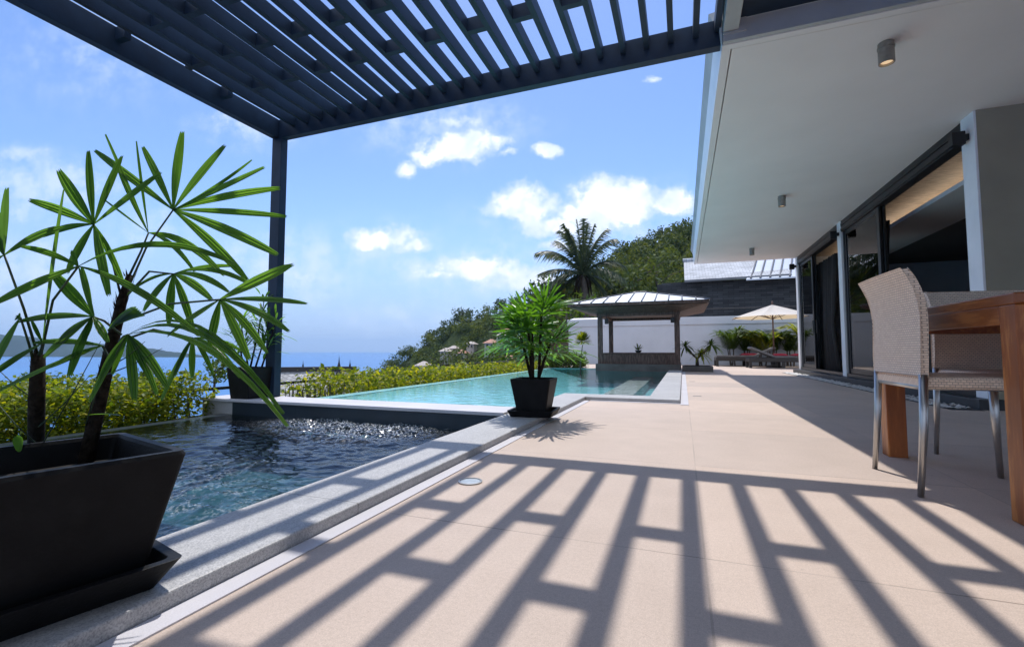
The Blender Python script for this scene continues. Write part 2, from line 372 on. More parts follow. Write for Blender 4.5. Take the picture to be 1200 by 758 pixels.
MT['cushion'] = plain('crimson_fabric', (.30, .014, .035), .85, .15, 20, .3, 120)
MT['greycushion'] = plain('grey_fabric', (.16, .16, .165), .9, .1, 20, .3, 120)
MT['gate'] = m_wood('brown_gate_wood', (.09, .05, .035), (.15, .09, .06), .6, (9, 9, 1))
def m_sea():
    t = NT('sea_water')
    n1 = t.noise(0.02, 8, 0.6, t.coord('Object', (1, 1, 1)))
    c = t.ramp(t.noise(0.0012, 5), [(0.3, (.02, .13, .36)), (0.7, (.03, .17, .42))])
    t.bump(n1, 0.7, 3.0); return t.set(0.32, 0, 0.35, c)
MT['sea'] = m_sea()
def m_emit(name, c, s):
    t = NT(name); t.b.inputs['Emission Color'].default_value = (*c, 1); t.b.inputs['Emission Strength'].default_value = s; return t.set(.5, 0, .5, c)
MT['lampglow'] = m_emit('lamp_glow', (1.0, .70, .42), .4)
MT['cove'] = m_emit('cove_lamp_strip', (1.0, .86, .70), 1.9)
MT['groundglass'] = plain('frosted_lens', (.42, .45, .46), .25, .15, 30)

# ------------------------------------------------------------------ mesh helpers
class MB:
    def __init__(s): s.v = []; s.f = []
    def add(s, vs, fs):
        o = len(s.v); s.v += [tuple(p) for p in vs]; s.f += [tuple(o+i for i in f) for f in fs]; return s
    def box(s, x0, x1, y0, y1, z0, z1):
        return s.hexa([(x0,y0,z0),(x1,y0,z0),(x1,y1,z0),(x0,y1,z0),(x0,y0,z1),(x1,y0,z1),(x1,y1,z1),(x0,y1,z1)])
    def hexa(s, p):
        return s.add(p, [(3,2,1,0),(4,5,6,7),(0,1,5,4),(1,2,6,5),(2,3,7,6),(3,0,4,7)])
    def quad(s, a, b, c, d): return s.add([a, b, c, d], [(0, 1, 2, 3)])
    def tube(s, pts, rad, n=8, cap=True):
        pts = [Vector(p) for p in pts]; m = len(pts)
        if not hasattr(rad, '__len__'): rad = [rad]*m
        vs, fs = [], []; ref = None
        for i, p in enumerate(pts):
            t = (pts[min(i+1, m-1)] - pts[max(i-1, 0)]).normalized()
            if ref is None: ref = Vector((1, 0, 0)) if abs(t.x) < .8 else Vector((0, 1, 0))
            a = t.cross(ref).normalized(); b = t.cross(a).normalized(); ref = -b if False else ref
            for k in range(n):
                g = 2*math.pi*k/n; vs.append(p + (a*math.cos(g) + b*math.sin(g))*rad[i])
        for i in range(m-1):
            for k in range(n):
                k2 = (k+1) % n; fs.append((i*n+k, i*n+k2, (i+1)*n+k2, (i+1)*n+k))
        if cap: fs += [tuple(range(n))[::-1], tuple((m-1)*n+k for k in range(n))]
        return s.add(vs, fs)
    def lathe(s, c, prof, n=20, cap=True):
        vs = []; fs = []
        for r, z in prof:
            for k in range(n):
                g = 2*math.pi*k/n; vs.append((c[0]+r*math.cos(g), c[1]+r*math.sin(g), c[2]+z))
        for i in range(len(prof)-1):
            for k in range(n):
                k2 = (k+1) % n; fs.append((i*n+k, i*n+k2, (i+1)*n+k2, (i+1)*n+k))
        if cap: fs += [tuple(range(n))[::-1], tuple((len(prof)-1)*n+k for k in range(n))]
        return s.add(vs, fs)
    def build(s, name, mat, parent=None, smooth=False, bevel=0, local=False):
        me = bpy.data.meshes.new(name)
        if parent is not None and not local:
            q = origin_of(parent); vs = [(p[0]-q[0], p[1]-q[1], p[2]-q[2]) for p in s.v]
        else: vs = s.v
        me.from_pydata([tuple(p) for p in vs], [], s.f); me.update()
        if isinstance(mat, str): mat = MT[mat]
        me.materials.append(mat)
        if smooth: me.polygons.foreach_set('use_smooth', [True]*len(me.polygons))
        o = bpy.data.objects.new(name, me); COL.objects.link(o)
        if parent is not None: o.parent = parent
        if bevel:
            b = o.modifiers.new('bevel', 'BEVEL'); b.width = bevel; b.segments = 2; b.limit_method = 'ANGLE'; b.angle_limit = RAD(35)
        return o
def origin_of(o):
    q = Vector((0, 0, 0))
    while o is not None: q = q + o.location; o = o.parent
    return q
def thing(name, label, cat, loc=(0, 0, 0), group=None):
    o = bpy.data.objects.new(name, None); COL.objects.link(o); o.location = loc; o.empty_display_size = .2
    return tag(o, label, cat, group)
def tag(o, label, cat, group=None):
    o['label'] = label; o['category'] = cat
    if group: o['group'] = group
    return o
def kind(o, k): o['kind'] = k; return o
def struct(name, mb, mat, **kw): return kind(mb.build(name, mat, **kw), 'structure')
def copy_tree(o, parent=None):
    c = o.copy(); COL.objects.link(c)
    if parent is not None: c.parent = parent
    for ch in list(o.children): copy_tree(ch, c)
    return c
def leaf_mesh(c, size, rng, nrm=None, aspect=2.0):
    """one four-cornered leaf round c"""
    n = Vector((rng.gauss(0, 1), rng.gauss(0, 1), rng.gauss(0, 1))) if nrm is None else nrm + Vector((rng.gauss(0, .6), rng.gauss(0, .6), rng.gauss(0, .6)))
    if n.length < 1e-3: n = Vector((0, 0, 1))
    n.normalize(); a = n.orthogonal().normalized(); a.rotate(Matrix.Rotation(rng.uniform(0, 6.28), 3, n)); b = n.cross(a)
    L = size*rng.uniform(.6, 1.3); w = L/aspect
    return [c - a*L*.5, c + b*w*.5 - a*L*.05, c + a*L*.5, c - b*w*.5 - a*L*.05]
def crown(mb, c, r, n, size, rng, lobes=7, squash=.8):
    """an uneven crown: leaves scattered through several lobes"""
    ls = []
    for k in range(lobes):
        d = Vector((rng.gauss(0, 1), rng.gauss(0, 1), rng.gauss(0, .8))).normalized()*rng.uniform(.25, .75)*r
        ls.append((Vector(c) + Vector((d.x, d.y, d.z*squash)), r*rng.uniform(.35, .6)))
    for i in range(n):
        q, rr = ls[rng.randrange(lobes)]
        d = Vector((rng.gauss(0, 1), rng.gauss(0, 1), rng.gauss(0, 1))).normalized()
        p = q + Vector((d.x, d.y, d.z*squash))*rr*(rng.random()**.4)
        mb.add(leaf_mesh(p, size, rng, d*.8 + Vector((0, 0, .5))), [(0, 1, 2, 3)])

# ------------------------------------------------------------------ ground, sea, hills
CZ = 0.04      # coping top
WZ = 0.055     # spa wall top
SPA_Z = -0.10; POOL_Z = 0.0
PX0, PX1, PX2 = -3.95, -1.388, -0.37      # pool left edge, right edge near, right edge far
PY0, PY1, PY2 = 3.95, 5.60, 13.2
PYF = 14.3                                 # pool end left of the pavilion
def build_ground():
    d = MB()
    d.box(-1.055, 40, -9, 5.25, -.3, 0); d.box(-.04, 40, 5.25, 13.2, -.3, 0); d.box(-.04, 40, 13.2, 20.6, -.3, 0)
    d.box(-5.6, -.04, 14.42, 20.6, -.3, 0); d.box(-2.35, -.04, 13.2, 14.42, -.3, 0)
    struct('deck', d, 'deck')
    s = MB(); s.box(-1.052, -.992, -9, 5.186, -.02, .004); s.box(-.037, .045, 5.12, 13.19, -.02, .004); s.box(-.992, -.037, 5.186, 5.247, -.02, .004)
    struct('paving_strip', s, 'strip')
    # earth terrace beyond the pools, sloping to the sea
    rng = random.Random(3); mb = MB(); rows = []
    xs = [-4.5, -5.2, -6.5, -9, -13, -20, -32, -50, -80, -120, -200]
    zs = [-.45, -.45, -.9, -2.2, -4.2, -7.5, -13, -21, -32, -40.5, -44]
    ys = [-60, -30, -12, -4, 0, 4, 8, 12, 16, 20.6, 30, 45, 70]
    for x, z in zip(xs, zs):
        rows.append([(x, y, z - max(0, y-15)*.16 + (rng.uniform(-.3, .3)*min(4, abs(x+5.2)*.06))) for y in ys])
    vs = [p for r in rows for p in r]; n = len(ys)
    mb.add(vs, [(i*n+j, i*n+j+1, (i+1)*n+j+1, (i+1)*n+j) for i in range(len(xs)-1) for j in range(n-1)])
    mb.add([(-4.5, 14.3, -.45), (-4.5, 90, -.6), (60, 90, -.6), (60, 20.6, -.45), (-4.5, 20.6, -.45)], [(0, 4, 3, 2, 1)])
    mb.box(-4.5, -3.0, -9, 14.3, -2.5, -1.6)
    struct('ground', mb, 'earth')
    # sea
    mb = MB(); R = 11000
    mb.quad((-R, -R, -40), (R, -R, -40), (R, R, -40), (-R, R, -40)); struct('sea', mb, 'sea')
build_ground()

def hill_loft(name, ridge, foot, back, mat, amp, seed):
    """a hill: foot line, ridge line and a far side, with rough ground between"""
    mb = MB(); m = 12; vs = []
    for i, (f, r, b) in enumerate(zip(foot, ridge, back)):
        for j in range(m+1):
            t = j/m
            if t < .6: k = t/.6; p = f.lerp(r, k); p.z = f.z + (r.z-f.z)*(k**.9)
            else: k = (t-.6)/.4; p = r.lerp(b, k)
            e = noise.noise(p*.05 + Vector((seed, 0, 0)))*amp*math.sin(math.pi*min(1, t/.6*.9)) if t < .6 else 0
            vs.append((p.x, p.y, p.z+e))
    n = m+1
    mb.add(vs, [(i*n+j, (i+1)*n+j, (i+1)*n+j+1, i*n+j+1) for i in range(len(ridge)-1) for j in range(m)])
    return struct(name, mb, mat, smooth=True)
HR = [(380,458,290),(415,449,268),(445,440,258),(470,424,250),(500,402,238),(530,380,226),(560,372,212),(600,360,192),(640,348,170),(680,330,150),(720,306,132),(745,296,122),(770,282,114),(800,272,106),(850,258,98),(920,240,92),(1010,220,90)]
def resample(pts, k=4):
    o = []
    for a, b in zip(pts[:-1], pts[1:]):
        for i in range(k): t = i/k; o.append(tuple(a[q]+(b[q]-a[q])*t for q in range(3)))
    return o + [pts[-1]]
HRR = resample(HR)
RIDGE = [at(*p) for p in HRR]
FOOT = []
for (x, y, d) in HRR:
    t = max(0, min(1, (x-395)/450)); p = at(x, 411, d*(.52-.12*t)); p.z = -41 + 40.2*min(1, t*1.35); FOOT.append(p)
BACK = [Vector((p.x*1.6, p.y*1.6, -45)) for p in RIDGE]
hill_loft('hill', RIDGE, FOOT, BACK, 'hill', 2.5, 1.0)
def hill_at(i, k):   # 0 foot .. 1 ridge, on the smooth hill
    i = max(0, min(len(RIDGE)-1.001, i)); a = int(i); t = i-a
    f = FOOT[a].lerp(FOOT[a+1], t); r = RIDGE[a].lerp(RIDGE[a+1], t); p = f.lerp(r, k); p.z = f.z + (r.z-f.z)*(k**.9); return p

# far island
def build_island():
    R = [(-260,392,3600),(-150,384,3500),(-60,388,3400),(0,391,3300),(35,394,3250),(68,398,3200),(95,399,3150),(117,402,3100),(150,404,3080),(170,407,3050),(195,411,3020),(222,414.5,3000),(248,417.5,2990)]
    R = resample(R, 6); ridge, foot, back = [], [], []
    for q, (x, y, d) in enumerate(R):
        p = at(x, y + 1.2*noise.noise(Vector((x*.08, 3, 0))), d+260); ridge.append(p)
        f = at(x, 411, d-120); f.z = -41; foot.append(f); b = at(x, 411, d+900); b.z = -41; back.append(b)
    hill_loft('island_hill', ridge, foot, back, 'island', 12, 7.0)
build_island()

# houses on the hillside
HOUSES = [(497,425,175,'palerooft',9,'large pale cone roofed house at the left foot of the hillside'),
 (477,438,160,'palerooft',7,'lowest pale roofed house above the hedge near the hillside foot'),
 (507,433,150,'terracotta',6,'small tan roofed house just above the yellow hedge'),
 (523,409,172,'palerooft',7,'pale roofed house left of the terracotta one in the middle of the hillside'),
 (532,406,178,'palerooft',6,'pale roofed house close behind the one beside the terracotta roof'),
 (542,411,160,'terracotta',7,'terracotta roofed house in the middle of the hillside'),
 (553,401,165,'palerooft',6,'pinkish roofed house alone among trees right of the terracotta one'),
 (576,399,140,'terracotta',8,'low terracotta house half hidden left of the potted palm'),
 (588,391,138,'palerooft',6,'pale roofed house behind the potted palm leaves'),
 (594,386,142,'terracotta',6,'upper terracotta roofed house behind the potted palm leaves'),
 (597,417,112,'terracotta',7,'wide brown roofed house low behind the railing and potted palm')]
HPOS = []
def build_houses():
    for px, py, d, rm, wpx, lab in HOUSES:
        p = at(px, py, d); w = wpx*1.55*d/540; h = w*.55
        b = Vector((p.x, p.y, p.z - h*.9)); HPOS.append((px, py, d, wpx))
        t = thing('hillside_house', lab, 'house', b, 'houses on the hillside')
        mb = MB(); mb.box(b.x-w*.5, b.x+w*.5, b.y-w*.5, b.y+w*.5, b.z-h*2.0, b.z+h*.5); mb.build('wall', 'cream', t)
        mb = MB(); e = w*.66; z0 = b.z+h*.45; z1 = b.z+h*1.15
        vs = [(b.x-e, b.y-e, z0), (b.x+e, b.y-e, z0), (b.x+e, b.y+e, z0), (b.x-e, b.y+e, z0), (b.x-w*.12, b.y, z1), (b.x+w*.12, b.y, z1)]
        mb.add(vs, [(0,1,5,4), (1,2,5), (2,3,4,5), (3,0,4), (3,2,1,0)]); mb.build('roof', rm, t)
        for k in (-.22, .22):
            mb = MB(); mb.box(b.x+k*w-w*.1, b.x+k*w+w*.1, b.y-w*.5-.06, b.y-w*.5-.003, b.z-h*.25, b.z+h*.25); mb.build('window', 'darkwindow', t)
build_houses()

def build_forest():
    rng = random.Random(11)
    m1, m2, m3 = MB(), MB(), MB(); cnt = 0; tries = 0
    spots = []
    while cnt < 760 and tries < 6000:
        tries += 1
        i = rng.uniform(0, len(RIDGE)-1); k = rng.random()**.75*1.02
        p = hill_at(i, k); dist = (p-EYE).dot(F0); r = rng.uniform(2.8, 5.2)*(dist/200)**.55
        if p.y < 30: continue
        c = p + Vector((0, 0, r*.55)); x, y = project(c)
        if any(abs(x-hx) < hw*.75+r*540/dist*.8 and -r*540/dist*1.1-3 < y-hy < 4+r*540/dist*.9 and dist < hd+6 for hx, hy, hd, hw in HPOS): continue
        spots.append((c, r, dist)); cnt += 1
    for c, r, dist in spots:
        crown(rng.choice((m1, m1, m2, m2, m3)), c, r, 130, r*.23, rng, 6, .85)
    o = kind(m1.build('hillside_wood', 'forest'), 'stuff'); o['label'] = 'mid green woodland covering the hillside behind the pool'
    o = kind(m3.build('hillside_wood', 'forest3'), 'stuff'); o['label'] = 'light yellowish green tree crowns scattered over the hillside'
    o = kind(m2.build('hillside_wood', 'forest2'), 'stuff'); o['label'] = 'darker bluish green woodland clumps mixed over the hillside'
build_forest()

def tree(name, label, base, h, r, mat, seed, n=260, leaf=None, lobes=8, trunk_r=None, group=None, squash=.85, bare=False):
    rng = random.Random(seed); t = thing(name, label, 'tree', base, group); b = Vector(base)
    tr = trunk_r or h*.02
    mb = MB(); lean = Vector((rng.uniform(-.05, .05)*h, rng.uniform(-.05, .05)*h, 0)); top = b + Vector((0, 0, h-r*.6)) + lean
    mb.tube([b - Vector((0, 0, h*.25)), b.lerp(top, .5) + lean*.3, top], [tr*1.4, tr, tr*.5], 7)
    for k in range(6):
        s = b.lerp(top, rng.uniform(.55, .95)); g = rng.uniform(0, 6.28); e = s + Vector((math.cos(g)*r*.8, math.sin(g)*r*.8, r*rng.uniform(.2, .7)))
        mb.tube([s, s.lerp(e, .5) + Vector((0, 0, r*.08)), e], [tr*.5, tr*.35, tr*.12], 5)
    mb.build('trunk', 'bark', t, smooth=True)
    mb = MB(); crown(mb, b + Vector((0, 0, h-r*.7)) + lean, r, n, leaf or r*.22, rng, lobes, squash); mb.build('crown', mat, t)
    return t
def ridge_trees():
    g = 'trees standing out on the hill skyline'
    for k, (px, ptop, pbase, d, rpx, lab, mat, n) in enumerate([
        (543,357,392,222,13,'tallest dark tree on the hill skyline left of the potted palm','forest2',190),
        (560,364,386,214,10,'airy pale tree beside the tallest one on the hill skyline','forest',110),
        (572,362,382,206,10,'thin grey green tree on the skyline touching the potted palm','forest',130),
        (521,377,404,230,11,'round topped tree a third of the way up the left hill skyline','forest2',260),
        (504,386,412,238,10,'dark stepped tree on the left hill skyline','forest2',260),
        (479,405,432,246,8,'small lone tree near the sea end of the hill skyline','forest2',200),
        (747,277,306,122,9,'sparse bare branched tree on the skyline right of the coconut palm','bark',60),
        (778,266,292,112,10,'dark broad tree on the hill skyline beside the house eave','forest2',330),
        (797,265,286,107,9,'highest rounded tree on the hill skyline touching the house eave','forest',300),
        (727,293,316,130,8,'low green tree on the hill skyline right above the pavilion','forest',260),
        (585,350,378,198,9,'tall tree on the skyline behind the potted palm top','forest2',240)]):
        pbase = ptop + rpx*2.5; b = at(px, pbase, d); s = d/540; n = int(n*1.5)
        tree('hill_tree', lab, b, (pbase-ptop)*s, rpx*s, mat if mat != 'bark' else 'forest2', 100+k, n, rpx*s*.26, 6, group=g)
ridge_trees()

# ------------------------------------------------------------------ pools
def build_pools():
    # coping
    c = MB()
    c.box(-1.388, -1.055, -9, 5.6, -.3, CZ)
    c.box(-1.055, -.04, 5.25, 5.6, -.28, CZ)
    c.box(-.37, -.04, 5.6, 13.2, -.28, CZ)
    struct('pool_coping', c, MT['coping'], bevel=.006)
    # basins: inner faces
    p = MB(); z0 = -.34; L, R1, R2 = PX0, PX1, PX2
    p.quad((L+1.15, PY0, z0), (R2+.3, PY0, z0), (R2+.3, PYF, z0), (L+1.15, PYF, z0)); p.quad((L-.01, PY0, -.012), (L+1.15, PY0, z0), (L+1.15, PYF, z0), (L-.01, PYF, -.012))
    struct('pool_floor', p, 'poolfloor')
    w = MB()
    w.box(R1-.05, R1+.004, PY0, PY1, z0, -.03); w.box(R1, R2+.004, PY1-.05, PY1+.004, z0, -.03); w.box(R2-.004, R2+.05, PY1, PY2, z0, -.03)
    w.box(L, -2.35, PYF, PYF+.1, z0, .01); w.box(-2.37, -2.352, PY2, PYF, z0, .0); w.box(-2.352, R2, PY2-.012, PY2+.01, z0, 0)
    struct('pool_wall', w, 'poolwall')
    lp = MB(); lp.box(L-.16, L, PY0+.0, PYF+.1, -1.6, .004); struct('pool_infinity_edge', lp, 'lip', bevel=.01)
    lg = MB()
    y = PY1+.004
    while y < 12.4: lg.box(-1.26, -.78, y, y+1.08, z0, -.16); y += 1.12
    struct('pool_step', lg, 'ledge')
    wt = MB(); wt.add([(L+.001, PY0, 0), (R1, PY0, 0), (R1, PY1, 0), (R2, PY1, 0), (R2, PY2, 0), (-2.352, PY2, 0), (-2.352, PYF, 0), (L+.001, PYF, 0)], [tuple(range(8))])
    struct('pool_water', wt, 'poolwater')
    # spa
    s = MB(); s.quad((-4.46, -2, -.55), (-1.39, -2, -.55), (-1.39, 3.56, -.55), (-4.46, 3.56, -.55)); struct('spa_floor', s, 'spafloor')
    s = MB(); s.box(-4.46, -1.392, -2.1, -2, -1, 0); s.box(-1.41, -1.3885, -2, 3.55, -1, -.06); s.box(-4.62, -4.452, -2.1, 3.573, -1.6, -.106)
    struct('spa_wall_lining', s, 'darktile')
    # spa water surface with jets and swell
    nx, ny = 300, 440; x0, x1, y0, y1 = -4.458, -1.3886, -.9, 3.545
    jets = [(on_z(395, 496, SPA_Z), .55, 1.0), (on_z(468, 500, SPA_Z), .5, 1.0), (on_z(430, 508, SPA_Z), .45, .7), (on_z(345, 494, SPA_Z), .35, .6), (on_z(245, 592, SPA_Z), .28, .8), (on_z(215, 565, SPA_Z), .35, .5), (on_z(300, 540, SPA_Z), .5, .35)]
    vs, foam = [], []
    for j in range(ny):
        for i in range(nx):
            x = x0 + (x1-x0)*i/(nx-1); y = y0 + (y1-y0)*j/(ny-1)
            a = sum(k*math.exp(-((x-q.x)**2 + (y-q.y)**2)/(r*r)) for q, r, k in jets)
            h = .016*noise.noise(Vector((x*2.6+y*1.2, y*4.4, 0))) + .010*noise.noise(Vector((x*6, y*11-x*4, 3.3))) + .0032*noise.noise(Vector((x*15, y*21, 7)))
            h *= min(1, max(.12, (x-x0)*1.1))
            h += min(1.4, a)*(.022*noise.noise(Vector((x*10, y*12, 5))) + .013*noise.noise(Vector((x*26, y*30, 9))) + .0075*noise.noise(Vector((x*52, y*58, 2))))
            vs.append((x, y, SPA_Z + h)); foam.append(min(1, max(0, a-.25)*.7))
    mb = MB(); mb.add(vs, [(j*nx+i, j*nx+i+1, (j+1)*nx+i+1, (j+1)*nx+i) for j in range(ny-1) for i in range(nx-1)])
    o = struct('spa_water', mb, 'spawater', smooth=True)
    at_ = o.data.attributes.new('foam', 'FLOAT', 'POINT'); at_.data.foreach_set('value', foam)
    # wall between spa and pool
    t = thing('spa_wall', 'low granite topped wall between the dark spa and the turquoise pool', 'wall', (-3, 3.75, 0))
    b = MB(); b.box(-4.92, -1.389, 3.575, 3.93, -1.4, WZ-.034); b.build('core', 'granite', t, bevel=.004)
    b = MB(); b.box(-4.93, -1.384, 3.545, 3.95, WZ-.03, WZ); b.build('cap', 'strip', t, bevel=.005)
    b = MB(); b.box(-4.4515, -1.3885, 3.56, 3.574, -1.0, WZ-.036); b.build('tiled_face', 'darktile', t)
t_ = NT('coping_granite')
def coping_mat():
    t = t_
    s1 = t.noise(240, 3, .7); s2 = t.noise(2.0, 6); s3 = t.noise(60, 3)
    base = t.ramp(s2, [(.3, (.46, .445, .435)), (.7, (.56, .545, .53))])
    f = t.math('MULTIPLY', t.math('SUBTRACT', 1.0, t.ramp(s1, [(.36, (0, 0, 0)), (.56, (1, 1, 1))])), .55)
    c = t.mix(f, base, (.14, .14, .15)); c = t.mix(.25, c, t.ramp(s3, [(.3, (.5, .5, .5)), (.7, (1.2, 1.2, 1.2))]), 'MULTIPLY')
    lx, ly = joints(t, 50, 1.07, 17, 1.33, .0022)
    c = t.mix(t.math('MULTIPLY', ly, .75), c, (.15, .14, .13)); t.bump(s1, .25, .003)
    MT['coping'] = t.set(.55, 0, .4, c)
coping_mat()
build_pools()

# ------------------------------------------------------------------ pergola
def build_pergola():
    t = thing('pergola', 'dark blue pergola of staggered slats over the spa and deck', 'pergola', (-4.255, 3.88, WZ))
    ZB, ZT = 2.967, 3.182; XL, XR = -4.335, .330; YB, YF = -2.6, 3.94
    b = MB(); b.box(XL, XR, YF-.08, YF, ZB, ZT); b.build('front_beam', 'pergola', t, bevel=.004)
    b = MB(); b.box(XL, XL+.08, YB, YF-.083, ZB, ZT); b.build('side_beam', 'pergola', t, bevel=.004)
    b = MB(); b.box(XR-.045, XR, YB, YF-.083, ZB+.105, ZT+.001); b.build('side_beam', 'pergola', t, bevel=.004)
    b = MB(); b.box(XL+.083, XR-.05, YB, YB+.08, ZB, ZT); b.build('back_beam', 'pergola', t, bevel=.004)
    for (x0, x1, y0, y1, z) in ((XL, XL+.135, YF-.092, YF-.001, WZ), (XL, XL+.135, YB+.001, YB+.092, -.1)):
        b = MB(); b.box(x0, x1, y0, y1, z, ZB-.001); b.build('post', 'pergola', t, bevel=.004)
    s = MB(); zs0, zs1 = 3.066, 3.176; k = 0; x = .148
    xs = []
    while x > XL+.12: xs.append(x); x -= .19
    for x in xs: s.box(x-.022, x+.022, YB+.081, YF-.081, zs0, zs1)
    xs[-1] -= .085
    edges = [XR-.046] + [x for x in xs]
    for i in range(len(xs)):
        hi = (xs[i-1]-.0222) if i else XR-.0455
        lo = xs[i]+.0222
        y = 2.72 if i % 2 == 0 else 3.17
        while y > YB+.2: s.box(lo, hi, y-.024, y+.024, zs0+.0005, zs1-.0005); y -= .90
    lo, hi = XL+.0805, xs[-1]-.0222
    y = 2.72 if len(xs) % 2 == 0 else 3.17
    while y > YB+.2: s.box(lo, hi, y-.024, y+.024, zs0+.0005, zs1-.0005); y -= .90
    s.build('slat_screen', 'pergola', t)
build_pergola()

# ------------------------------------------------------------------ the house
SZ = 2.925; EX = .335; EY0, EY1 = 3.80, 13.47; DX = 2.75
def build_house():
    t = thing('house', 'white villa with deep overhanging soffit and tall dark sliding doors', 'house', (DX, 9.7, 0))
    b = MB(); b.box(EX+.075, 14, EY0+.075, EY1, SZ, SZ+.2); b.build('soffit', 'soffit', t)
    b = MB(); b.box(EX, EX+.065, EY0, EY1, SZ-.004, SZ+.2); b.box(EX+.065, 14, EY0, EY0+.065, SZ-.004, SZ+.16); b.build('soffit_border', 'soffit', t)
    f = MB(); f.hexa([(EX-.001, EY0, SZ), (EX+.05, EY0, SZ+.2), (EX+.05, EY1, SZ+.2), (EX-.001, EY1, SZ), (EX-.03, EY0, SZ+.29), (EX+.02, EY0, SZ+.34), (EX+.02, EY1+.02, SZ+.34), (EX-.03, EY1+.02, SZ+.29)])
    f.build('fascia', 'whitepaint', t)
    f = MB(); f.hexa([(EX-.03, EY0+.19, SZ+.292), (EX+.3, EY0+.19, SZ+.342), (EX+.3, EY1+.06, SZ+.342), (EX-.03, EY1+.06, SZ+.292), (EX-.08, EY0+.19, SZ+.41), (EX+.3, EY0+.19, SZ+.46), (EX+.3, EY1+.06, SZ+.46), (EX-.08, EY1+.06, SZ+.41)])
    f.build('gutter', 'fascia', t)
    f = MB(); f.box(EX+.056, 14, EY0+.2, EY1+.05, SZ+.345, SZ+.7); f.build('roof', 'fascia', t)
    f = MB(); f.box(EX+.003, 14, EY0-.045, EY0-.003, SZ+.0, SZ+.152); f.box(EX+.003, .5, EY0-.06, EY0-.046, SZ+.05, SZ+.152); f.build('edge_board', 'fascia', t)
    # dark boarded roof over the dining terrace
    f = MB(); f.box(EX+.002, EX+.11, -2.6, EY0-.07, SZ+.06, SZ+.3); f.build('canopy_beam', 'fascia', t, bevel=.004)
    f = MB(); f.box(EX+.115, 14, -2.6, EY0-.048, SZ+.155, SZ+.3)
    y = -2.4
    while y < EY0-.2: f.box(EX+.12, 14, y, y+.06, SZ+.095, SZ+.154); y += .62
    f.build('terrace_canopy', 'pergola', t)
    # end wall and the posts of the door line
    w = MB(); w.box(DX+.003, 12, 5.72, 5.94, .1, SZ); w.build('end_wall', 'olive', t)
    w = MB(); w.box(DX-.02, DX+.002, 5.719, 5.945, .1, SZ-.002); w.build('jamb_post', 'whitepaint', t, bevel=.004)
    for y0, y1 in ((9.86, 10.06), (13.28, 13.47)):
        w = MB(); w.box(DX-.012, DX+.16, y0, y1, .1, SZ-.002); w.build('post', 'whitepaint', t, bevel=.004)
    w = MB(); w.box(DX+.16, 12, 13.28, 13.46, .1, SZ); w.build('end_wall', 'wallwhite', t)
    w = MB(); w.box(DX-.12, 12, 5.68, 13.6, -.2, .098); w.build('plinth', 'plinth', t, bevel=.006)
    # inside
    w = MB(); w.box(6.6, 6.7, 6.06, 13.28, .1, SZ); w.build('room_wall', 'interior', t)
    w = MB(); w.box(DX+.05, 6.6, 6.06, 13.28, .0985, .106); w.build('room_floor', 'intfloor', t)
    w = MB(); w.box(3.3, 4.15, 6.07, 13.27, 2.61, 2.67); w.build('bulkhead', 'bulk', t)
    w = MB(); w.box(DX+.17, 6.59, 6.07, 13.27, SZ-.03, SZ-.003); w.build('room_ceiling', 'woodceil', t)
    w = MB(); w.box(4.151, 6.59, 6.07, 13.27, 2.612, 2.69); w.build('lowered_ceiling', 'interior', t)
    w = MB(); w.box(3.62, 3.72, 6.2, 13.1, 2.6705, 2.685); w.build('cove_lamp', 'cove', t)
    # two sliding door sets
    for (y0, y1, ys) in ((5.95, 9.857, 8.25), (10.063, 13.277, 12.05)):
        d = MB(); fx0, fx1 = DX+.0, DX+.13
        d.box(fx0, fx1, y0, y1, 2.72, SZ-.004); d.box(fx0, fx1, y0, y1, .1, .16)
        d.box(fx0+.02, fx1-.01, y0, y0+.05, .161, 2.719); d.box(fx0+.02, fx1-.01, y1-.06, y1, .161, 2.719)
        fr = d.build('door_frame', 'alu', t, bevel=.003)
        d = MB(); d.box(fx0-.012, fx0-.002, y0, y1, 2.74, 2.78); d.box(fx0-.012, fx0-.002, y0, y1, 2.83, 2.87); d.build('track', 'blackmetal', fr)
        for k, (a, c, xx) in enumerate(((ys, y1-.065, fx0+.03), (ys-.03, y1-.25, fx0+.075))):
            d = MB(); e = .1 if k == 0 else .12
            d.box(xx, xx+.035, a, a+e, .165, 2.715); d.box(xx, xx+.035, c-.06, c, .165, 2.715); d.box(xx, xx+.035, a+e, c-.06, .165, .25); d.box(xx, xx+.035, a+e, c-.06, 2.65, 2.715)
            p = d.build('sliding_door', 'alu', t, bevel=.003)
            d = MB(); d.box(xx+.012, xx+.02, a+e-.005, c-.055, .245, 2.655); d.build('glass_pane', 'glass', p)
            d = MB(); d.box(xx-.03, xx-.001, a+.03, a+.055, .95, 1.25); d.build('handle', 'steel', p)
build_house()
def build_curtain(y0, y1, label):
    mb = MB(); vs = []; n = 60
    for k in range(n+1):
        y = y0 + (y1-y0)*k/n
        for z in (.12, 1.1, 2.55):
            pull = .16*math.exp(-((z-1.1)/.5)**2)
            vs.append((2.97 + .035*math.sin(k*1.9) + .012*math.sin(k*.7+z), y0 + (y-y0)*(1-pull), z))
    mb.add(vs, [(k*3+j, (k+1)*3+j, (k+1)*3+j+1, k*3+j+1) for k in range(n) for j in range(2)])
    o = mb.build('curtain', 'curtain', smooth=True); tag(o, label, 'curtain')
    s = o.modifiers.new('thickness', 'SOLIDIFY'); s.thickness = .004
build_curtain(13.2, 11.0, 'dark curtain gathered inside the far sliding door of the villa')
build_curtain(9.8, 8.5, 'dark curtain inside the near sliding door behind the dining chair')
tbl_in = None

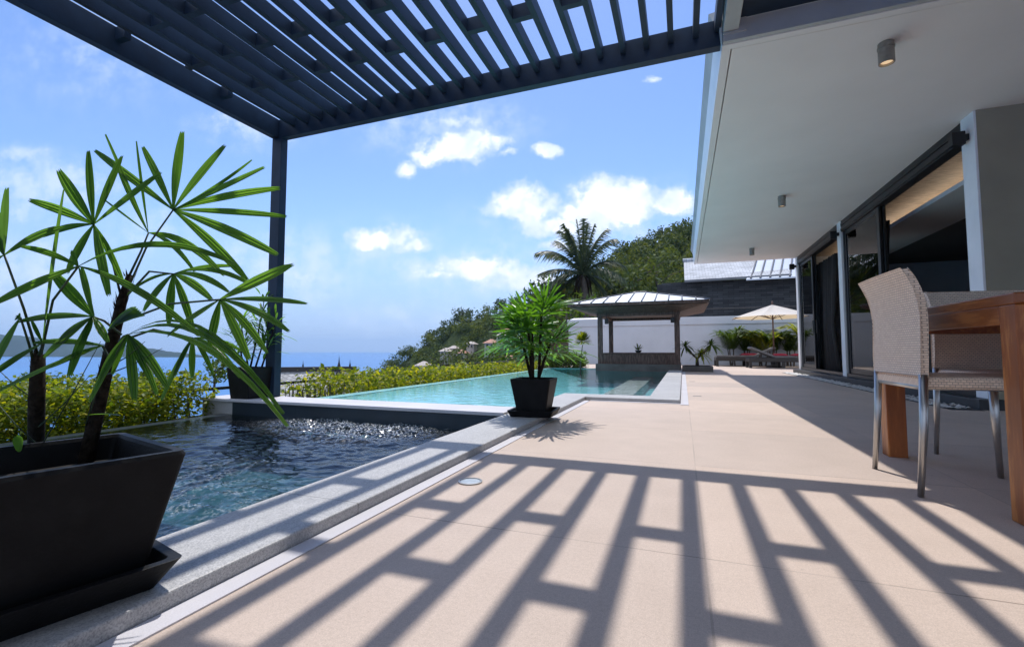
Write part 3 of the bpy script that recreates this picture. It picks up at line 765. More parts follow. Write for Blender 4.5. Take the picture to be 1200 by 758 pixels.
def build_pebbles():
    rng = random.Random(5); mb = MB()
    for i in range(1500):
        x = rng.uniform(2.39, 2.61); y = rng.uniform(5.7, 13.4); r = rng.uniform(.014, .03); z = rng.uniform(0, .012)
        if i < 900: x = 2.40 + abs(rng.gauss(0, .05))
        vs = []
        for a in range(6):
            g = a*math.pi/3 + rng.uniform(-.2, .2); vs.append((x+r*math.cos(g)*rng.uniform(.8, 1.2), y+r*math.sin(g)*rng.uniform(.8, 1.2), z+.005))
        vs.append((x, y, z+r*.75)); mb.add(vs, [(k, (k+1) % 6, 6) for k in range(6)])
    o = kind(mb.build('pebbles', 'pebble', smooth=True), 'stuff'); o['label'] = 'strip of pale pebbles along the foot of the villa doors'
    mb = MB(); mb.box(2.38, 2.63, 5.6, 13.6, -.02, .003); struct('pebble_bed', mb, 'plinth')
build_pebbles()

def downlight(px, py, label):
    p = on_z(px, py, SZ)
    t = thing('downlight', label, 'ceiling light', p, 'downlights on the white soffit')
    mb = MB(); mb.lathe(p, [(.052, -.0005), (.052, -.03), (.056, -.03), (.056, -.045), (.052, -.045), (.052, -.16), (.045, -.162), (.043, -.14), (.0, -.139)], 24, False); mb.build('housing', 'steel', t, smooth=False)
    mb = MB(); mb.lathe(p, [(.001, -.142), (.04, -.1421), (.04, -.145), (.001, -.1451)], 20); mb.build('lamp', 'lampglow', t)
downlight(1038, 51, 'nearest and largest round grey downlight on the white soffit')
downlight(916, 230, 'middle small downlight on the white soffit')
downlight(881, 291, 'farthest tiny downlight near the end of the white soffit')
def spot(y, z, label):
    p = Vector((DX, y, z)); t = thing('wall_spotlight', label, 'spotlight', p, 'black spotlights on the white door posts')
    mb = MB(); mb.box(p.x-.05, p.x-.0125, y-.03, y+.03, z-.03, z+.03); mb.build('bracket', 'blackmetal', t, bevel=.004)
    mb = MB(); mb.box(p.x-.16, p.x-.052, y-.045, y+.045, z-.075, z+.06); mb.build('lamp_head', 'blackmetal', t, bevel=.006)
spot(5.83, 2.70, 'nearest black spotlight on the white post above the dining chairs')
spot(9.95, 2.70, 'black spotlight on the white post between the two sliding doors')
spot(13.38, 2.70, 'farthest black spotlight on the last white post of the villa')

# ------------------------------------------------------------------ dining set
def build_table():
    x0, x1, y0, y1 = 1.008, 2.85, 1.955, 3.10
    t = thing('dining_table', 'orange teak dining table with square legs', 'table', ((x0+x1)/2, (y0+y1)/2, 0))
    b = MB(); b.box(x0, x1, y0, y1, .712, .75); b.build('tabletop', 'teaktop', t, bevel=.005)
    b = MB(); w = .03
    b.box(x0+.003, x0+w, y0+.088, y1-.088, .648, .7115); b.box(x1-w, x1-.003, y0+.088, y1-.088, .648, .7115)
    b.box(x0+.088, x1-.088, y0+.003, y0+w, .648, .7115); b.box(x0+.088, x1-.088, y1-w, y1-.003, .648, .7115); b.build('apron', 'teaktop', t, bevel=.003)
    for (a, c) in ((x0+.002, y0+.002), (x0+.002, y1-.087), (x1-.087, y0+.002), (x1-.087, y1-.087)):
        b = MB(); b.box(a, a+.085, c, c+.085, 0, .7115); b.build('leg', 'teak', t, bevel=.004)
build_table()
def build_chair():
    """faces +x; origin on the floor below the seat"""
    t = thing('dining_chair', 'x', 'chair', (0, 0, 0), 'woven dining chairs at the teak table')
    # back shell: profile in x,z swept over y with a slight hollow
    prof = [(-.188, .462), (-.186, .54), (-.183, .62), (-.182, .70), (-.188, .76), (-.200, .81), (-.216, .85), (-.234, .885)]
    n = 17; W = .232
    def shell(off):
        vs = []
        for k in range(n):
            s = -1 + 2*k/(n-1)
            for i, (x, z) in enumerate(prof):
                hol = .007*(s*s - 1)*(z-.46)/.42
                dip = 0
                vs.append((x + hol + off, s*W, z + dip))
        return vs
    m = len(prof); a = shell(0); b = shell(-.024)
    mb = MB(); mb.add(a + b, []); o = n*m
    f = []
    for k in range(n-1):
        for i in range(m-1):
            q = (k*m+i, k*m+i+1, (k+1)*m+i+1, (k+1)*m+i); f.append(q[::-1]); f.append(tuple(o+j for j in q))
    for k in range(n-1):
        f.append((k*m, (k+1)*m, o+(k+1)*m, o+k*m)); f.append((k*m+m-1, o+k*m+m-1, o+(k+1)*m+m-1, (k+1)*m+m-1))
    for i in range(m-1):
        f.append((i, o+i, o+i+1, i+1)); e = (n-1)*m; f.append((e+i, e+i+1, o+e+i+1, o+e+i))
    mb.f = f; mb.build('backrest', 'weave', t, smooth=True, bevel=.004)
    s = MB(); s.box(-.206, .235, -.222, .222, .412, .461); s.build('seat', 'weaveseat', t, bevel=.012)
    fr = MB()
    fr.tube([(-.195, -.205, .418), (-.195, .205, .418)], .012, 10); fr.tube([(.215, -.21, .418), (.215, .21, .418)], .010, 10)
    fr.tube([(-.2, -.205, .418), (.215, -.205, .418)], .009, 10); fr.tube([(-.2, .205, .418), (.215, .205, .418)], .009, 10)
    fr.build('seat_frame', 'chrome', t, smooth=True)
    for sy in (-1, 1):
        l = MB(); l.tube([(-.228, sy*.226, 0), (-.207, sy*.2235, .26), (-.199, sy*.2225, .468)], [.0105, .0138, .015], 16); lo = l.build('leg', 'chrome', t, smooth=True)
        l = MB(); l.tube([(.232, sy*.226, 0), (.222, sy*.2235, .26), (.217, sy*.2225, .424)], [.0105, .0138, .015], 16); l.build('leg', 'chrome', t, smooth=True)
    return t
ch1 = build_chair(); ch1.location = (1.073, 2.465, 0); ch1['label'] = 'pale woven chair with chrome legs, standing half in sun beside the table'
ch2 = copy_tree(ch1); ch2.location = (1.529, 2.986, 0); ch2.rotation_euler = (0, 0, RAD(-85)); ch2['label'] = 'woven chair in shade pushed in at the far side of the teak table'

# ------------------------------------------------------------------ plants
def blade(mb, c, tip, nrm, w, droop=0.0, blunt=.45, fold=.25, seg=6):
    c = Vector(c); tip = Vector(tip); d = tip - c; L = d.length
    side = d.cross(nrm)
    side = side.normalized() if side.length > 1e-6 else Vector((1, 0, 0))
    up = side.cross(d).normalized()
    prof = [.16, .55, .86, 1.0, .95, .78, blunt]
    pts = []
    for i in range(seg+1):
        t = i/seg; p = c.lerp(tip, t) + Vector((0, 0, 1))*droop*L*4*t*(1-t)
        ww = w*.5*prof[round(t*6)]
        pts += [p - side*ww + up*fold*ww, p, p + side*ww + up*fold*ww]
    mb.add(pts, [q for i in range(seg) for q in ((i*3, i*3+1, i*3+4, i*3+3), (i*3+1, i*3+2, i*3+5, i*3+4))])

def pleated(mb, c, tip, nrm, w, droop=0.0, blunt=.45, seg=10):
    c = Vector(c); tip = Vector(tip); d = tip - c; L = d.length
    side = d.cross(nrm).normalized(); up = side.cross(d).normalized()
    prof = [.16, .38, .6, .78, .92, 1.0, 1.0, .96, .86, .70, blunt]; pts = []
    prof_x = (-1, -.62, -.3, 0, .3, .62, 1); zig = (.30, .02, .26, -.12, .26, .02, .30)
    for i in range(seg+1):
        t = i/seg; p = c.lerp(tip, t) + Vector((0, 0, 1))*droop*L*4*t*(1-t); ww = w*.5*prof[round(t*10)]
        for a, z in zip(prof_x, zig):
            q = p + side*a*ww + up*z*ww
            if i == seg: q = q + d.normalized()*w*(.25 if a in (-.62, 0, .62) else -.05)
            pts.append(q)
    n = 7; mb.add(pts, [(i*n+k, i*n+k+1, (i+1)*n+k+1, (i+1)*n+k) for i in range(seg) for k in range(n-1)])
def square_pot(c, half_top, half_bot, h, th, rot, name_prefix=None):
    """tapered square planter as (wall mesh, soil mesh), rounded corners"""
    R = Matrix.Rotation(rot, 3, 'Z')
    def ring(hw, z, rr, n=5):
        o = []
        for q in range(4):
            cx, cy_ = ((1, 1), (-1, 1), (-1, -1), (1, -1))[q]
            for k in range(n):
                g = q*math.pi/2 + (math.pi/2)*k/(n-1)
                o.append(Vector(c) + R @ Vector((cx*(hw-rr) + rr*math.cos(g), cy_*(hw-rr) + rr*math.sin(g), z)))
        return o
    def skin(rings, cap0, cap1):
        mb = MB(); n = len(rings[0]); vs = [p for r in rings for p in r]; fs = []
        for i in range(len(rings)-1):
            for k in range(n): k2 = (k+1) % n; fs.append((i*n+k, i*n+k2, (i+1)*n+k2, (i+1)*n+k))
        if cap0: fs.append(tuple(range(n))[::-1])
        if cap1: fs.append(tuple((len(rings)-1)*n+k for k in range(n)))
        return mb.add(vs, fs)
    return ring, skin
def potted(name, label, c, ht, hb, h, rot, th, soil_drop, saucer=None, cat='potted plant', sl=None):
    t = thing(name, label, cat, c)
    zb = .0
    if saucer: zb = .012
    ring, skin = square_pot(c, ht, hb, h, th, rot)
    rr = ht*.08
    p = skin([ring(hb, zb, rr*.7), ring(ht-.002, zb+h-.008, rr), ring(ht-.006, zb+h, rr), ring(ht-th, zb+h, rr*.7), ring(ht-th-.004, zb+h-.008, rr*.7), ring(ht-th-.02, zb+h-soil_drop-.02, rr*.6)], True, False)
    p.build('pot', 'pot', t, smooth=False)
    s = skin([ring(ht-th-.014, zb+h-soil_drop-.005, rr*.6), ring(ht-th-.016, zb+h-soil_drop, rr*.6)], False, True); s.build('soil', 'soil', t)
    if saucer:
        sb, st, sh = saucer
        q = skin([ring(sb, 0, .012), ring(st, sh, .02), ring(st-.022, sh, .016), ring(sb-.01, .0105, .01)], True, True)
        o = q.build('plant_saucer', 'pot', bevel=.002); tag(o, sl, 'saucer')
    return t

def big_palm():
    c = Vector((-1.30, .59, CZ)); rot = RAD(-14)
    t = potted('potted_lady_palm', 'large lady palm with two fibrous stems in a black square pot beside the spa', c, .205, .145, .285, rot, .022, .06,
               (.165, .205, .062), 'potted palm', 'black square saucer under the large palm pot on the coping')
    zs = CZ + .29
    s1 = [on_z(100, 545, .27), at(118, 462, 1.19), at(132, 400, 1.22), at(143, 352, 1.24), at(152, 322, 1.25)]
    mb = MB(); mb.tube(s1, [.0165, .0155, .014, .0115, .007], 12); mb.build('stem', 'trunkfibre', t, smooth=True)
    s2 = [on_z(42, 540, .27), at(43, 470, 1.13), at(45, 415, 1.13)]
    mb = MB(); mb.tube(s2, [.0165, .0155, .013], 12); mb.build('stem', 'trunkfibre', t, smooth=True)
    # ragged fibre on both stems
    rng = random.Random(8)
    for st in (s1, s2):
        fb = MB()
        for k in range(100):
            i = rng.randrange(len(st)-1); p = st[i].lerp(st[i+1], rng.random()); g = rng.uniform(0, 6.28)
            q = p + Vector((math.cos(g)*.012, math.sin(g)*.012, 0)); e = q + Vector((math.cos(g)*.007, math.sin(g)*.007, rng.uniform(.01, .035)))
            w = Vector((-math.sin(g), math.cos(g), 0))*.003; fb.add([q-w, q+w, e], [(0, 1, 2)])
        fb.build('fibre', 'trunkfibre', t)
    view = -FW
    # fans: hub (pixel, distance), stalk start (pixel, distance), blades: tip pixel, width mm, distance change, arch
    fans = [
     ((203,246,1.24), [(140,360,1.24),(171,291,1.25)], [(214,156,30,.02,0),(263,172,28,.0,.01),(295,188,11,-.03,-.04),(309,197,24,-.05,-.01),(327,221,23,-.07,.02),(335,254,20,-.08,.01),(324,298,28,-.07,.02),(290,328,26,-.03,.03),(168,173,22,.03,.02),(112,177,24,.05,0)]),
     ((110,263,1.15), [(143,352,1.24),(130,300,1.2)], [(70,201,30,-.02,0),(104,178,22,.03,.0),(143,184,24,.05,0),(188,203,20,.06,0),(36,235,23,-.05,.03),(52,277,25,-.07,.06),(80,319,26,-.06,.02),(128,345,25,-.05,.03),(146,335,17,.02,.06)]),
     ((174,273,1.26), [(152,322,1.25),(165,295,1.25)], [(124,158,13,.0,.01),(160,166,9,.0,-.01),(139,200,14,.02,.0),(118,231,6,.03,.0),(262,322,22,-.06,.10),(228,318,14,-.04,.1)]),
     ((203,321,1.22), [(150,345,1.24),(175,318,1.23)], [(198,380,22,-.05,.02),(169,364,22,-.04,.05),(150,345,18,.0,.10),(227,388,20,-.05,.06),(248,351,22,-.06,.05),(268,342,18,-.06,.08),(298,336,16,-.05,.10),(275,312,14,.03,.05)]),
     ((258,351,1.10), [(140,378,1.2),(200,356,1.14)], [(342,311,32,.02,0),(359,356,20,-.03,.02),(338,388,20,-.05,.05),(313,413,19,-.06,.05),(292,421,22,-.07,.03),(246,407,20,-.05,.02),(198,393,26,-.02,.02),(226,374,14,.03,.0)]),
     ((109,371,1.12), [(142,392,1.2),(122,376,1.15)], [(62,320,28,-.02,.0),(23,377,26,-.06,.04),(71,398,24,-.04,.02),(53,418,22,-.05,.03),(82,440,24,-.06,.03),(98,400,18,-.03,.0),(96,313,14,.03,.02),(126,400,18,-.02,.02)]),
     ((150,392,1.14), [(140,400,1.2),(145,394,1.17)], [(337,499,14,-.20,.12),(332,484,16,-.17,.16),(326,478,10,-.15,.19),(157,468,24,-.05,.02),(171,435,20,-.03,.04),(197,455,22,-.05,.05),(184,462,16,-.05,.06),(118,445,24,-.05,.04),(106,470,18,-.06,.05),(132,438,14,-.02,.03)]),
     ((226,396,1.25), [(140,400,1.21),(180,386,1.24)], [(226,442,22,-.03,.04),(281,442,18,-.05,.10),(250,438,14,-.04,.08),(205,440,16,-.03,.06),(190,468,20,-.05,.03),(285,412,12,.0,.08)]),
     ((5,299,1.02), [(44,415,1.13),(28,362,1.07)], [(9,222,25,.0,.0),(74,266,22,.03,.05),(-22,245,26,.0,.02),(-30,330,26,.0,.05),(2,250,20,.02,0)]),
     ((92,312,1.04), [(48,415,1.13),(62,352,1.09)], [(26,289,15,-.04,.06),(275,309,15,-.12,.10),(233,392,17,-.12,.05),(110,370,13,-.02,.03),(84,294,12,.0,.0),(-6,356,22,-.05,.02)]),
     ((50,402,1.08), [(45,418,1.13),(48,410,1.1)], [(75,223,18,-.02,.0),(-25,452,24,-.05,.02),(37,375,9,.0,.0)]),
     ((24,372,1.05), [(42,430,1.13),(33,400,1.1)], [(-12,440,22,-.03,.02),(20,371,20,0,0)]),
     ((120,405,1.1), [(128,420,1.19),(124,412,1.15)], [(-10,463,26,-.08,.02),(40,402,18,-.02,.04),(60,430,16,-.04,.03)]),
    ]
    for k, (hub, stalk, bl) in enumerate(fans):
        h = at(*hub); mb = MB()
        mean = sum(((at(x, y, hub[2]+dd)-h).normalized() for x, y, w, dd, ar in bl), Vector())/len(bl)
        low = hub[1] > 315; nr = (view*(.75 if low else 1.0) + Vector((0, 0, .65 if low else .22)) + mean*(.15 if low else 0)).normalized(); jit = .2 if low else .12
        for x, y, w, dd, ar in bl:
            tip = at(x, y, hub[2]+dd); pleated(mb, h, tip, (nr + Vector((rng.gauss(0, jit), rng.gauss(0, jit), rng.gauss(0, jit)))).normalized(), w/1000*.92, ar, rng.uniform(.35, .55))
        f = mb.build('frond', 'palmleaf', t, smooth=False)
        pts = [at(*q) for q in stalk] + [h]
        m2 = MB(); m2.tube(pts, [.0034, .0028, .0022][:len(pts)], 6); m2.build('stalk', 'petiole', f, smooth=True)
    # folded young leaf and dry sheaths at the crown of the stem
    mb = MB(); h = at(126, 388, 1.12)
    for k in range(6): blade(mb, h, at(160+k*2, 360+k*2, 1.08), (view + Vector((0, 0, .5+k*.1))).normalized(), .016, .04, .2, .5, 8)
    mb.build('frond', 'palmleaf', t, smooth=True)
    mb = MB()
    for (a, b_) in (((128,430),(170,400)),((122,440),(190,408)),((110,460),(146,395)),((43,470),(-5,430)),((43,520),(-5,470)),((45,500),(105,440)),((100,500),(118,440)),((50,520),(118,400))):
        mb.tube([at(*a, 1.15), at((a[0]+b_[0])/2, (a[1]+b_[1])/2+3, 1.12), at(*b_, 1.1)], [.0016, .0014, .0006], 5)
    mb.build('dry_stalks', 'petiole', t, smooth=True)
    mb = MB(); h = at(20, 528, 1.05); blade(mb, h, at(26, 512, 1.02), view, .03, 0, .6, .3, 6); blade(mb, at(104, 486, 1.1), at(141, 487, 1.06), Vector((0, 0, 1)), .012, .02, .3, .3, 6); mb.build('sprout', 'palmleaf', t, smooth=True)
big_palm()

def fan_palm(t, stems, nfans, rng, mat, R, blade_len, w, up_bias, stalk=.12, origin=None):
    """a bushy lady palm: fans on stalks round the stem tops"""
    for st in stems:
        mb = MB(); mb.tube(st, [.014, .012, .008], 8); mb.build('stem', 'trunkfibre', t, smooth=True)
    n = 0
    for k in range(nfans):
        st = stems[k % len(stems)]; s = st[1].lerp(st[2], rng.uniform(.1, 1.0))
        g = rng.uniform(0, 6.28); el = rng.uniform(-.3, 1.15)*up_bias
        d = Vector((math.cos(g)*math.cos(el), math.sin(g)*math.cos(el), math.sin(el)))
        h = s + d*stalk*rng.uniform(.5, 1.25)
        mb = MB(); side = d.cross(Vector((0, 0, 1))).normalized(); upv = side.cross(d).normalized()
        m = rng.randint(7, 10)
        for q in range(m):
            a = (-1 + 2*q/(m-1))*rng.uniform(1.2, 1.5)
            bd = (d*math.cos(a) + side*math.sin(a) + upv*rng.uniform(-.05, .25)).normalized(); L = blade_len*rng.uniform(.75, 1.15)*(1-.25*abs(a)/1.5)
            tip = h + bd*L - Vector((0, 0, L*rng.uniform(.02, .42)))
            blade(mb, h, tip, upv, w*rng.uniform(.8, 1.15), .05, .4, .3, 6)
        f = mb.build('frond', mat, t, smooth=True)
        m2 = MB(); m2.tube([s, s.lerp(h, .5) + Vector((0, 0, .01)), h], [.003, .0025, .002], 5); m2.build('stalk', 'petiole', f)
def bushy_palm():
    c = Vector((-1.145, 3.62, CZ)); rng = random.Random(21)
    t = potted('potted_lady_palm', 'bushy bright green palm in a black pot on the pool coping corner', c, .165, .115, .285, RAD(4), .018, .03,
               (.16, .185, .05), 'potted palm', 'black square saucer under the bushy palm pot by the pool')
    z = CZ+.25
    st = []
    for dx, dy, tx, ty, hh in ((-.02, 0, -.05, .03, .52), (.03, .02, .04, -.04, .56), (.0, -.04, -.02, .05, .42), (-.03, .02, -.09, -.02, .36), (.03, -.01, .10, .02, .30)):
        b = c + Vector((dx, dy, .27)); st.append([b, b + Vector((tx*.5, ty*.5, hh*.55)), b + Vector((tx, ty, hh))])
    fan_palm(t, st, 46, rng, 'palmbright', .3, .305, .024, 1.08, .11)
    mb = MB(); b = c + Vector((.03, 0, .27))
    mb.tube([b, b + Vector((.1, -.02, .22)), b + Vector((.14, -.03, .3))], [.003, .0025, .002], 5); mb.build('dry_stalk', 'bark', t)
bushy_palm()

def bamboo_pot():
    p_ = on_y(293, 460, 3.72); c = Vector((p_.x, 3.72, WZ)); rng = random.Random(4)
    t = potted('potted_bamboo', 'small feathery bamboo in a dark pot on the wall end behind the pergola post', c, .165, .13, .33, 0, .02, .04, None, 'potted plant')
    mb = MB(); tops = []
    for k in range(5):
        b = c + Vector((rng.uniform(-.1, .1), rng.uniform(-.08, .08), .3)); e = b + Vector((rng.uniform(-.1, .18), rng.uniform(-.1, .1), rng.uniform(.45, .85)))
        mb.tube([b, b.lerp(e, .5) + Vector((.01, 0, 0)), e], [.011, .008, .004], 7); tops.append((b, e))
    mb.build('stems', 'trunkfibre', t, smooth=True)
    lf = MB()
    for b, e in tops:
        for k in range(46):
            s = b.lerp(e, rng.uniform(.3, 1.02)); g = rng.uniform(0, 6.28); el = rng.uniform(-.3, 1.1)
            d = Vector((math.cos(g)*math.cos(el), math.sin(g)*math.cos(el), math.sin(el))); a = s + d*rng.uniform(.02, .1)
            blade(lf, a, a + d*rng.uniform(.1, .2) - Vector((0, 0, .02)), Vector((0, 0, 1)), .023, .05, .15, .3, 6)
    lf.build('foliage', 'palmleaf', t, smooth=True)
bamboo_pot()

def hedge(label, x0, x1, y0, y1, z0, ztop, n, leaf, seed, mat='hedge', gaps=0.0, stems=60):
    rng = random.Random(seed); t = thing('hedge', label, 'hedge', ((x0+x1)/2, (y0+y1)/2, z0))
    mb = MB(); k = 0
    while k < n:
        x = rng.uniform(x0, x1); y = rng.uniform(y0, y1)
        top = ztop(y) + .15*noise.noise(Vector((x*2.2, y*1.9, seed))) + .12*noise.noise(Vector((x*7, y*7, seed)))
        if gaps and noise.noise(Vector((x*1.2, y*2.6, seed+4))) < gaps-.35: 
            if rng.random() < .85: k += 1; continue
        h = rng.random()**.6; z = z0 + (top-z0)*h
        edge = min((x-x0)/(x1-x0), (x1-x)/(x1-x0))
        if h > .8 and edge < .18*rng.random(): continue
        mb.add(leaf_mesh(Vector((x, y, z)), leaf*(.7 if rng.random() < .5 else 1.15), rng, Vector((0, 0, .9)), 1.7), [(0, 1, 2, 3)]); k += 1
    mb.build('foliage', mat, t)
    s = MB()
    for q in range(stems):
        x = rng.uniform(x0+.1, x1-.1); y = rng.uniform(y0, y1); e = Vector((x+rng.uniform(-.1, .1), y+rng.uniform(-.1, .1), z0+(ztop(y)-z0)*.85))
        s.tube([(x, y, z0-.1), ((x+e.x)/2+.02, (y+e.y)/2, (z0+e.z)/2), e], [.012, .009, .004], 5)
    s.build('stems', 'bark', t)
hedge('yellow green leafy hedge behind the spa seen through the large palm', -5.9, -4.72, .3, 3.62, -.45, lambda y: .27 + .02*math.sin(y*2), 36000, .05, 31, 'hedgegreen', .0)
hedge('yellow green hedge along the infinity edge of the pool', -5.35, -4.25, 5.3, 15.5, -.45, lambda y: .22 - .012*max(0, y-8), 26000, .07, 32)
hedge('thin low hedge with gaps between the pergola post and the pool hedge', -5.25, -4.3, 4.05, 5.3, -.45, lambda y: .20, 2600, .06, 33, 'hedge', .42, 40)
hedge('dark green clipped shrubs at the far left corner of the pool', -4.4, -3.0, 14.45, 15.6, -.1, lambda y: .42, 5000, .075, 34, 'shrub', 0, 30)

def railing(label, X, y0, y1, zt, zb, step):
    t = thing('railing', label, 'railing', (X, (y0+y1)/2, zb))
    n = int((y1-y0)/step)
    b = MB(); b.box(X-.025, X+.025, y0, y1, zt-.04, zt); b.build('top_rail', 'blackmetal', t)
    b = MB(); b.box(X-.015, X+.015, y0, y1, zt-.38, zt-.35); b.build('lower_rail', 'blackmetal', t)
    for k in range(n+1):
        y = y0 + (y1-y0)*k/n; b = MB(); b.box(X-.02, X+.02, y-.02, y+.02, zb, zt-.041); b.build('post', 'blackmetal', t)
railing('black metal railing behind the pool hedge in front of the hillside', -5.75, 9.8, 15.2, .215, -.6, .9)
railing('black metal railing half hidden in the hedge behind the spa', -5.95, -.5, 8.2, .07, -.8, 1.3)

# roof of the pavilion below, with finials
def sala_below():
    a = at(325, 434, 19.5); b = at(418, 433, 20.5)
    t = thing('tiled_roof_pavilion', 'grey tiled pavilion roof with dark ridge and spire finials below the hedge by the sea', 'pavilion', ((a.x+b.x)/2, (a.y+b.y)/2, -4))
    ax = (b-a).normalized(); ou = Vector((ax.y, -ax.x, 0)); 
    if ou.dot(EYE-a) < 0: ou = -ou
    a2 = a - ax*.3
    for s, nm in ((1, 'roof'), (-1, 'roof')):
        mb = MB(); e0 = a2 + ou*s*3.2 - Vector((0, 0, 1.6)); e1 = b + ou*s*3.2 - Vector((0, 0, 1.6)) + ax*.6
        th = Vector((0, 0, -.12)); mb.hexa([a2+th, e0+th, e1+th, b+th+ax*.1, a2, e0, e1, b+ax*.1] if s > 0 else [a2+th, b+th+ax*.1, e1+th, e0+th, a2, b+ax*.1, e1, e0]); mb.build(nm, 'greytile', t)
    mb = MB(); u = ou*.14; mb.hexa([a2-u-Vector((0,0,.1)), a2+u-Vector((0,0,.1)), b+u-Vector((0,0,.1)), b-u-Vector((0,0,.1)), a2-u+Vector((0,0,.14)), a2+u+Vector((0,0,.14)), b+u+Vector((0,0,.14)), b-u+Vector((0,0,.14))]); mb.build('ridge', 'darkridge', t)
    for px, py, d, s in ((355, 432, 19.9, .35), (397, 440, 20.0, .85), (410, 432, 20.4, .4)):
        p = at(px, py, d); mb = MB(); mb.lathe(p, [(.16*s+.05, -.5*s), (.14*s+.04, 0), (.2*s, .02), (.08*s, .25*s), (.11*s, .33*s), (.03*s, .7*s), (.004, 1.0*s)], 8); mb.build('finial', 'darkridge', t)
    mb = MB(); m_ = (a2+b)/2
    pts = [a2 + ou*2.6, b + ou*2.6, b - ou*2.6, a2 - ou*2.6]
    mb.hexa([Vector((p.x, p.y, -8)) for p in pts] + [Vector((p.x, p.y, a.z-1.45)) for p in pts]); mb.build('wall', 'cream', t)
sala_below()

# ------------------------------------------------------------------ pavilion, wall, neighbour
def build_gazebo():
    x0, x1, y0, y1 = -2.30, -.08, 13.32, 15.6; zb = .19
    t = thing('pool_pavilion', 'open wooden pavilion with pale hipped metal roof at the end of the pool', 'pavilion', ((x0+x1)/2, (y0+y1)/2, 0))
    b = MB(); b.box(x0-.05, x1+.02, y0-.1, y1+.3, -.2, zb); b.build('platform', 'stonebase', t, bevel=.006)
    w = .13
    for (x, y) in ((x0, y0), (x1-w, y0), (x0, y1-w), (x1-w, y1-w)):
        b = MB(); b.box(x, x+w, y, y+w, zb, 1.62); b.build('post', 'gazwood', t, bevel=.004)
    # low bench all round three sides with slatted front
    b = MB(); b.box(x0+w, x1-w, y0+.015, y0+.07, zb, .475); k = x0+w+.03
    while k < x1-w-.05: b.box(k, k+.03, y0+.004, y0+.0145, zb+.02, .46); k += .075
    b.box(x0+.02, x0+.08, y0+w, y1-w, zb, .475); b.box(x1-.08, x1-.02, y0+w, y1-w, zb, .475); b.box(x0+w, x1-w, y1-.1, y1-.03, zb, .475); b.build('bench', 'gazwood', t)
    b = MB(); b.box(x0+w-.01, x1-w+.01, y0-.01, y0+.35, .4755, .505); b.box(x0+w, x1-w, y1-.4, y1, .4755, .505); b.build('bench_top', 'gazwood', t, bevel=.004)
    # eaves, soffit and hipped roof
    ex0, ex1, ey0, ey1 = x0-.72, x1+.74, y0-.62, y1+.62; ze = 1.87; cx, cy_ = (x0+x1)/2 - .02, (y0+y1)/2; za = 2.33; rl = .18
    b = MB(); zi = 1.40
    b.add([(ex0+.06, ey0+.06, ze-.09), (ex1-.06, ey0+.06, ze-.09), (ex1-.06, ey1-.06, ze-.09), (ex0+.06, ey1-.06, ze-.09), (x0-.02, y0-.02, 1.62), (x1+.02, y0-.02, 1.62), (x1+.02, y1+.02, 1.62), (x0-.02, y1+.02, 1.62)], [(0,1,5,4), (1,2,6,5), (2,3,7,6), (3,0,4,7), (4,5,6,7)])
    b.build('soffit', 'gazwood', t)
    b = MB(); b.box(x0-.02, x1+.02, y0-.02, y0+w+.02, 1.545, 1.619); b.box(x0-.02, x1+.02, y1-w-.02, y1+.02, 1.545, 1.619); b.box(x0-.021, x0+w, y0+w+.021, y1-w-.021, 1.546, 1.618); b.box(x1-w, x1+.021, y0+w+.021, y1-w-.021, 1.546, 1.618); b.build('ring_beam', 'gazwood', t)
    b = MB(); b.box(ex0, ex1, ey0, ey0+.055, ze-.075, ze); b.box(ex0, ex1, ey1-.055, ey1, ze-.075, ze); b.box(ex0, ex0+.055, ey0+.056, ey1-.056, ze-.075, ze); b.box(ex1-.055, ex1, ey0+.056, ey1-.056, ze-.075, ze); b.build('eave_board', 'gazwood', t)
    b = MB(); vs = [(ex0-.02, ey0-.02, ze+.003), (ex1+.02, ey0-.02, ze+.003), (ex1+.02, ey1+.02, ze+.003), (ex0-.02, ey1+.02, ze+.003), (cx-rl, cy_, za), (cx+rl, cy_, za)]
    b.add(vs, [(0,1,5,4), (1,2,5), (2,3,4,5), (3,0,4), (3,2,1,0)]); rf = b.build('roof', 'gazroof', t)
    s = MB()
    V3 = [Vector(v) for v in vs]
    for k in range(12):
        u = k/11; p = V3[0].lerp(V3[1], u)
        hipx = lambda: None
        # seams run straight up the slope until they meet the hip
        L = cx-rl-V3[0].x; R_ = V3[1].x-cx-rl
        f = min(1, (p.x-V3[0].x)/L, (V3[1].x-p.x)/R_)
        if f < .02: continue
        q = Vector((p.x, p.y + (cy_-p.y)*f, p.z + (za-p.z)*f)); s.tube([p+Vector((0, -.03, .012)), q+Vector((0, 0, .014))], .018, 5)
    for i in range(4): s.tube([V3[i]+Vector((0,0,.012)), V3[4 if i in (0, 3) else 5]+Vector((0,0,.014))], .02, 5)
    s.tube([V3[4]+Vector((0,0,.012)), V3[5]+Vector((0,0,.012))], .025, 6)
    s.build('seam', 'seam', rf)
    # two dark lamps under the eaves
    for (x, y, lab) in ((-.25, 13.22, 'small black lantern hanging by the right front post of the pavilion'), (-2.02, 13.22, 'small black lantern hanging by the left front post of the pavilion')):
        l = thing('lantern', lab, 'lantern', (x, y, 1.3), 'lanterns under the pavilion eave')
        b = MB(); b.box(x-.05, x+.05, y-.05, y+.05, 1.32, 1.47); b.build('body', 'blackmetal', l, bevel=.006)
        b = MB(); b.tube([(x, y, 1.47), (x, y, 1.66)], .008, 6); b.build('stem', 'blackmetal', l)
build_gazebo()
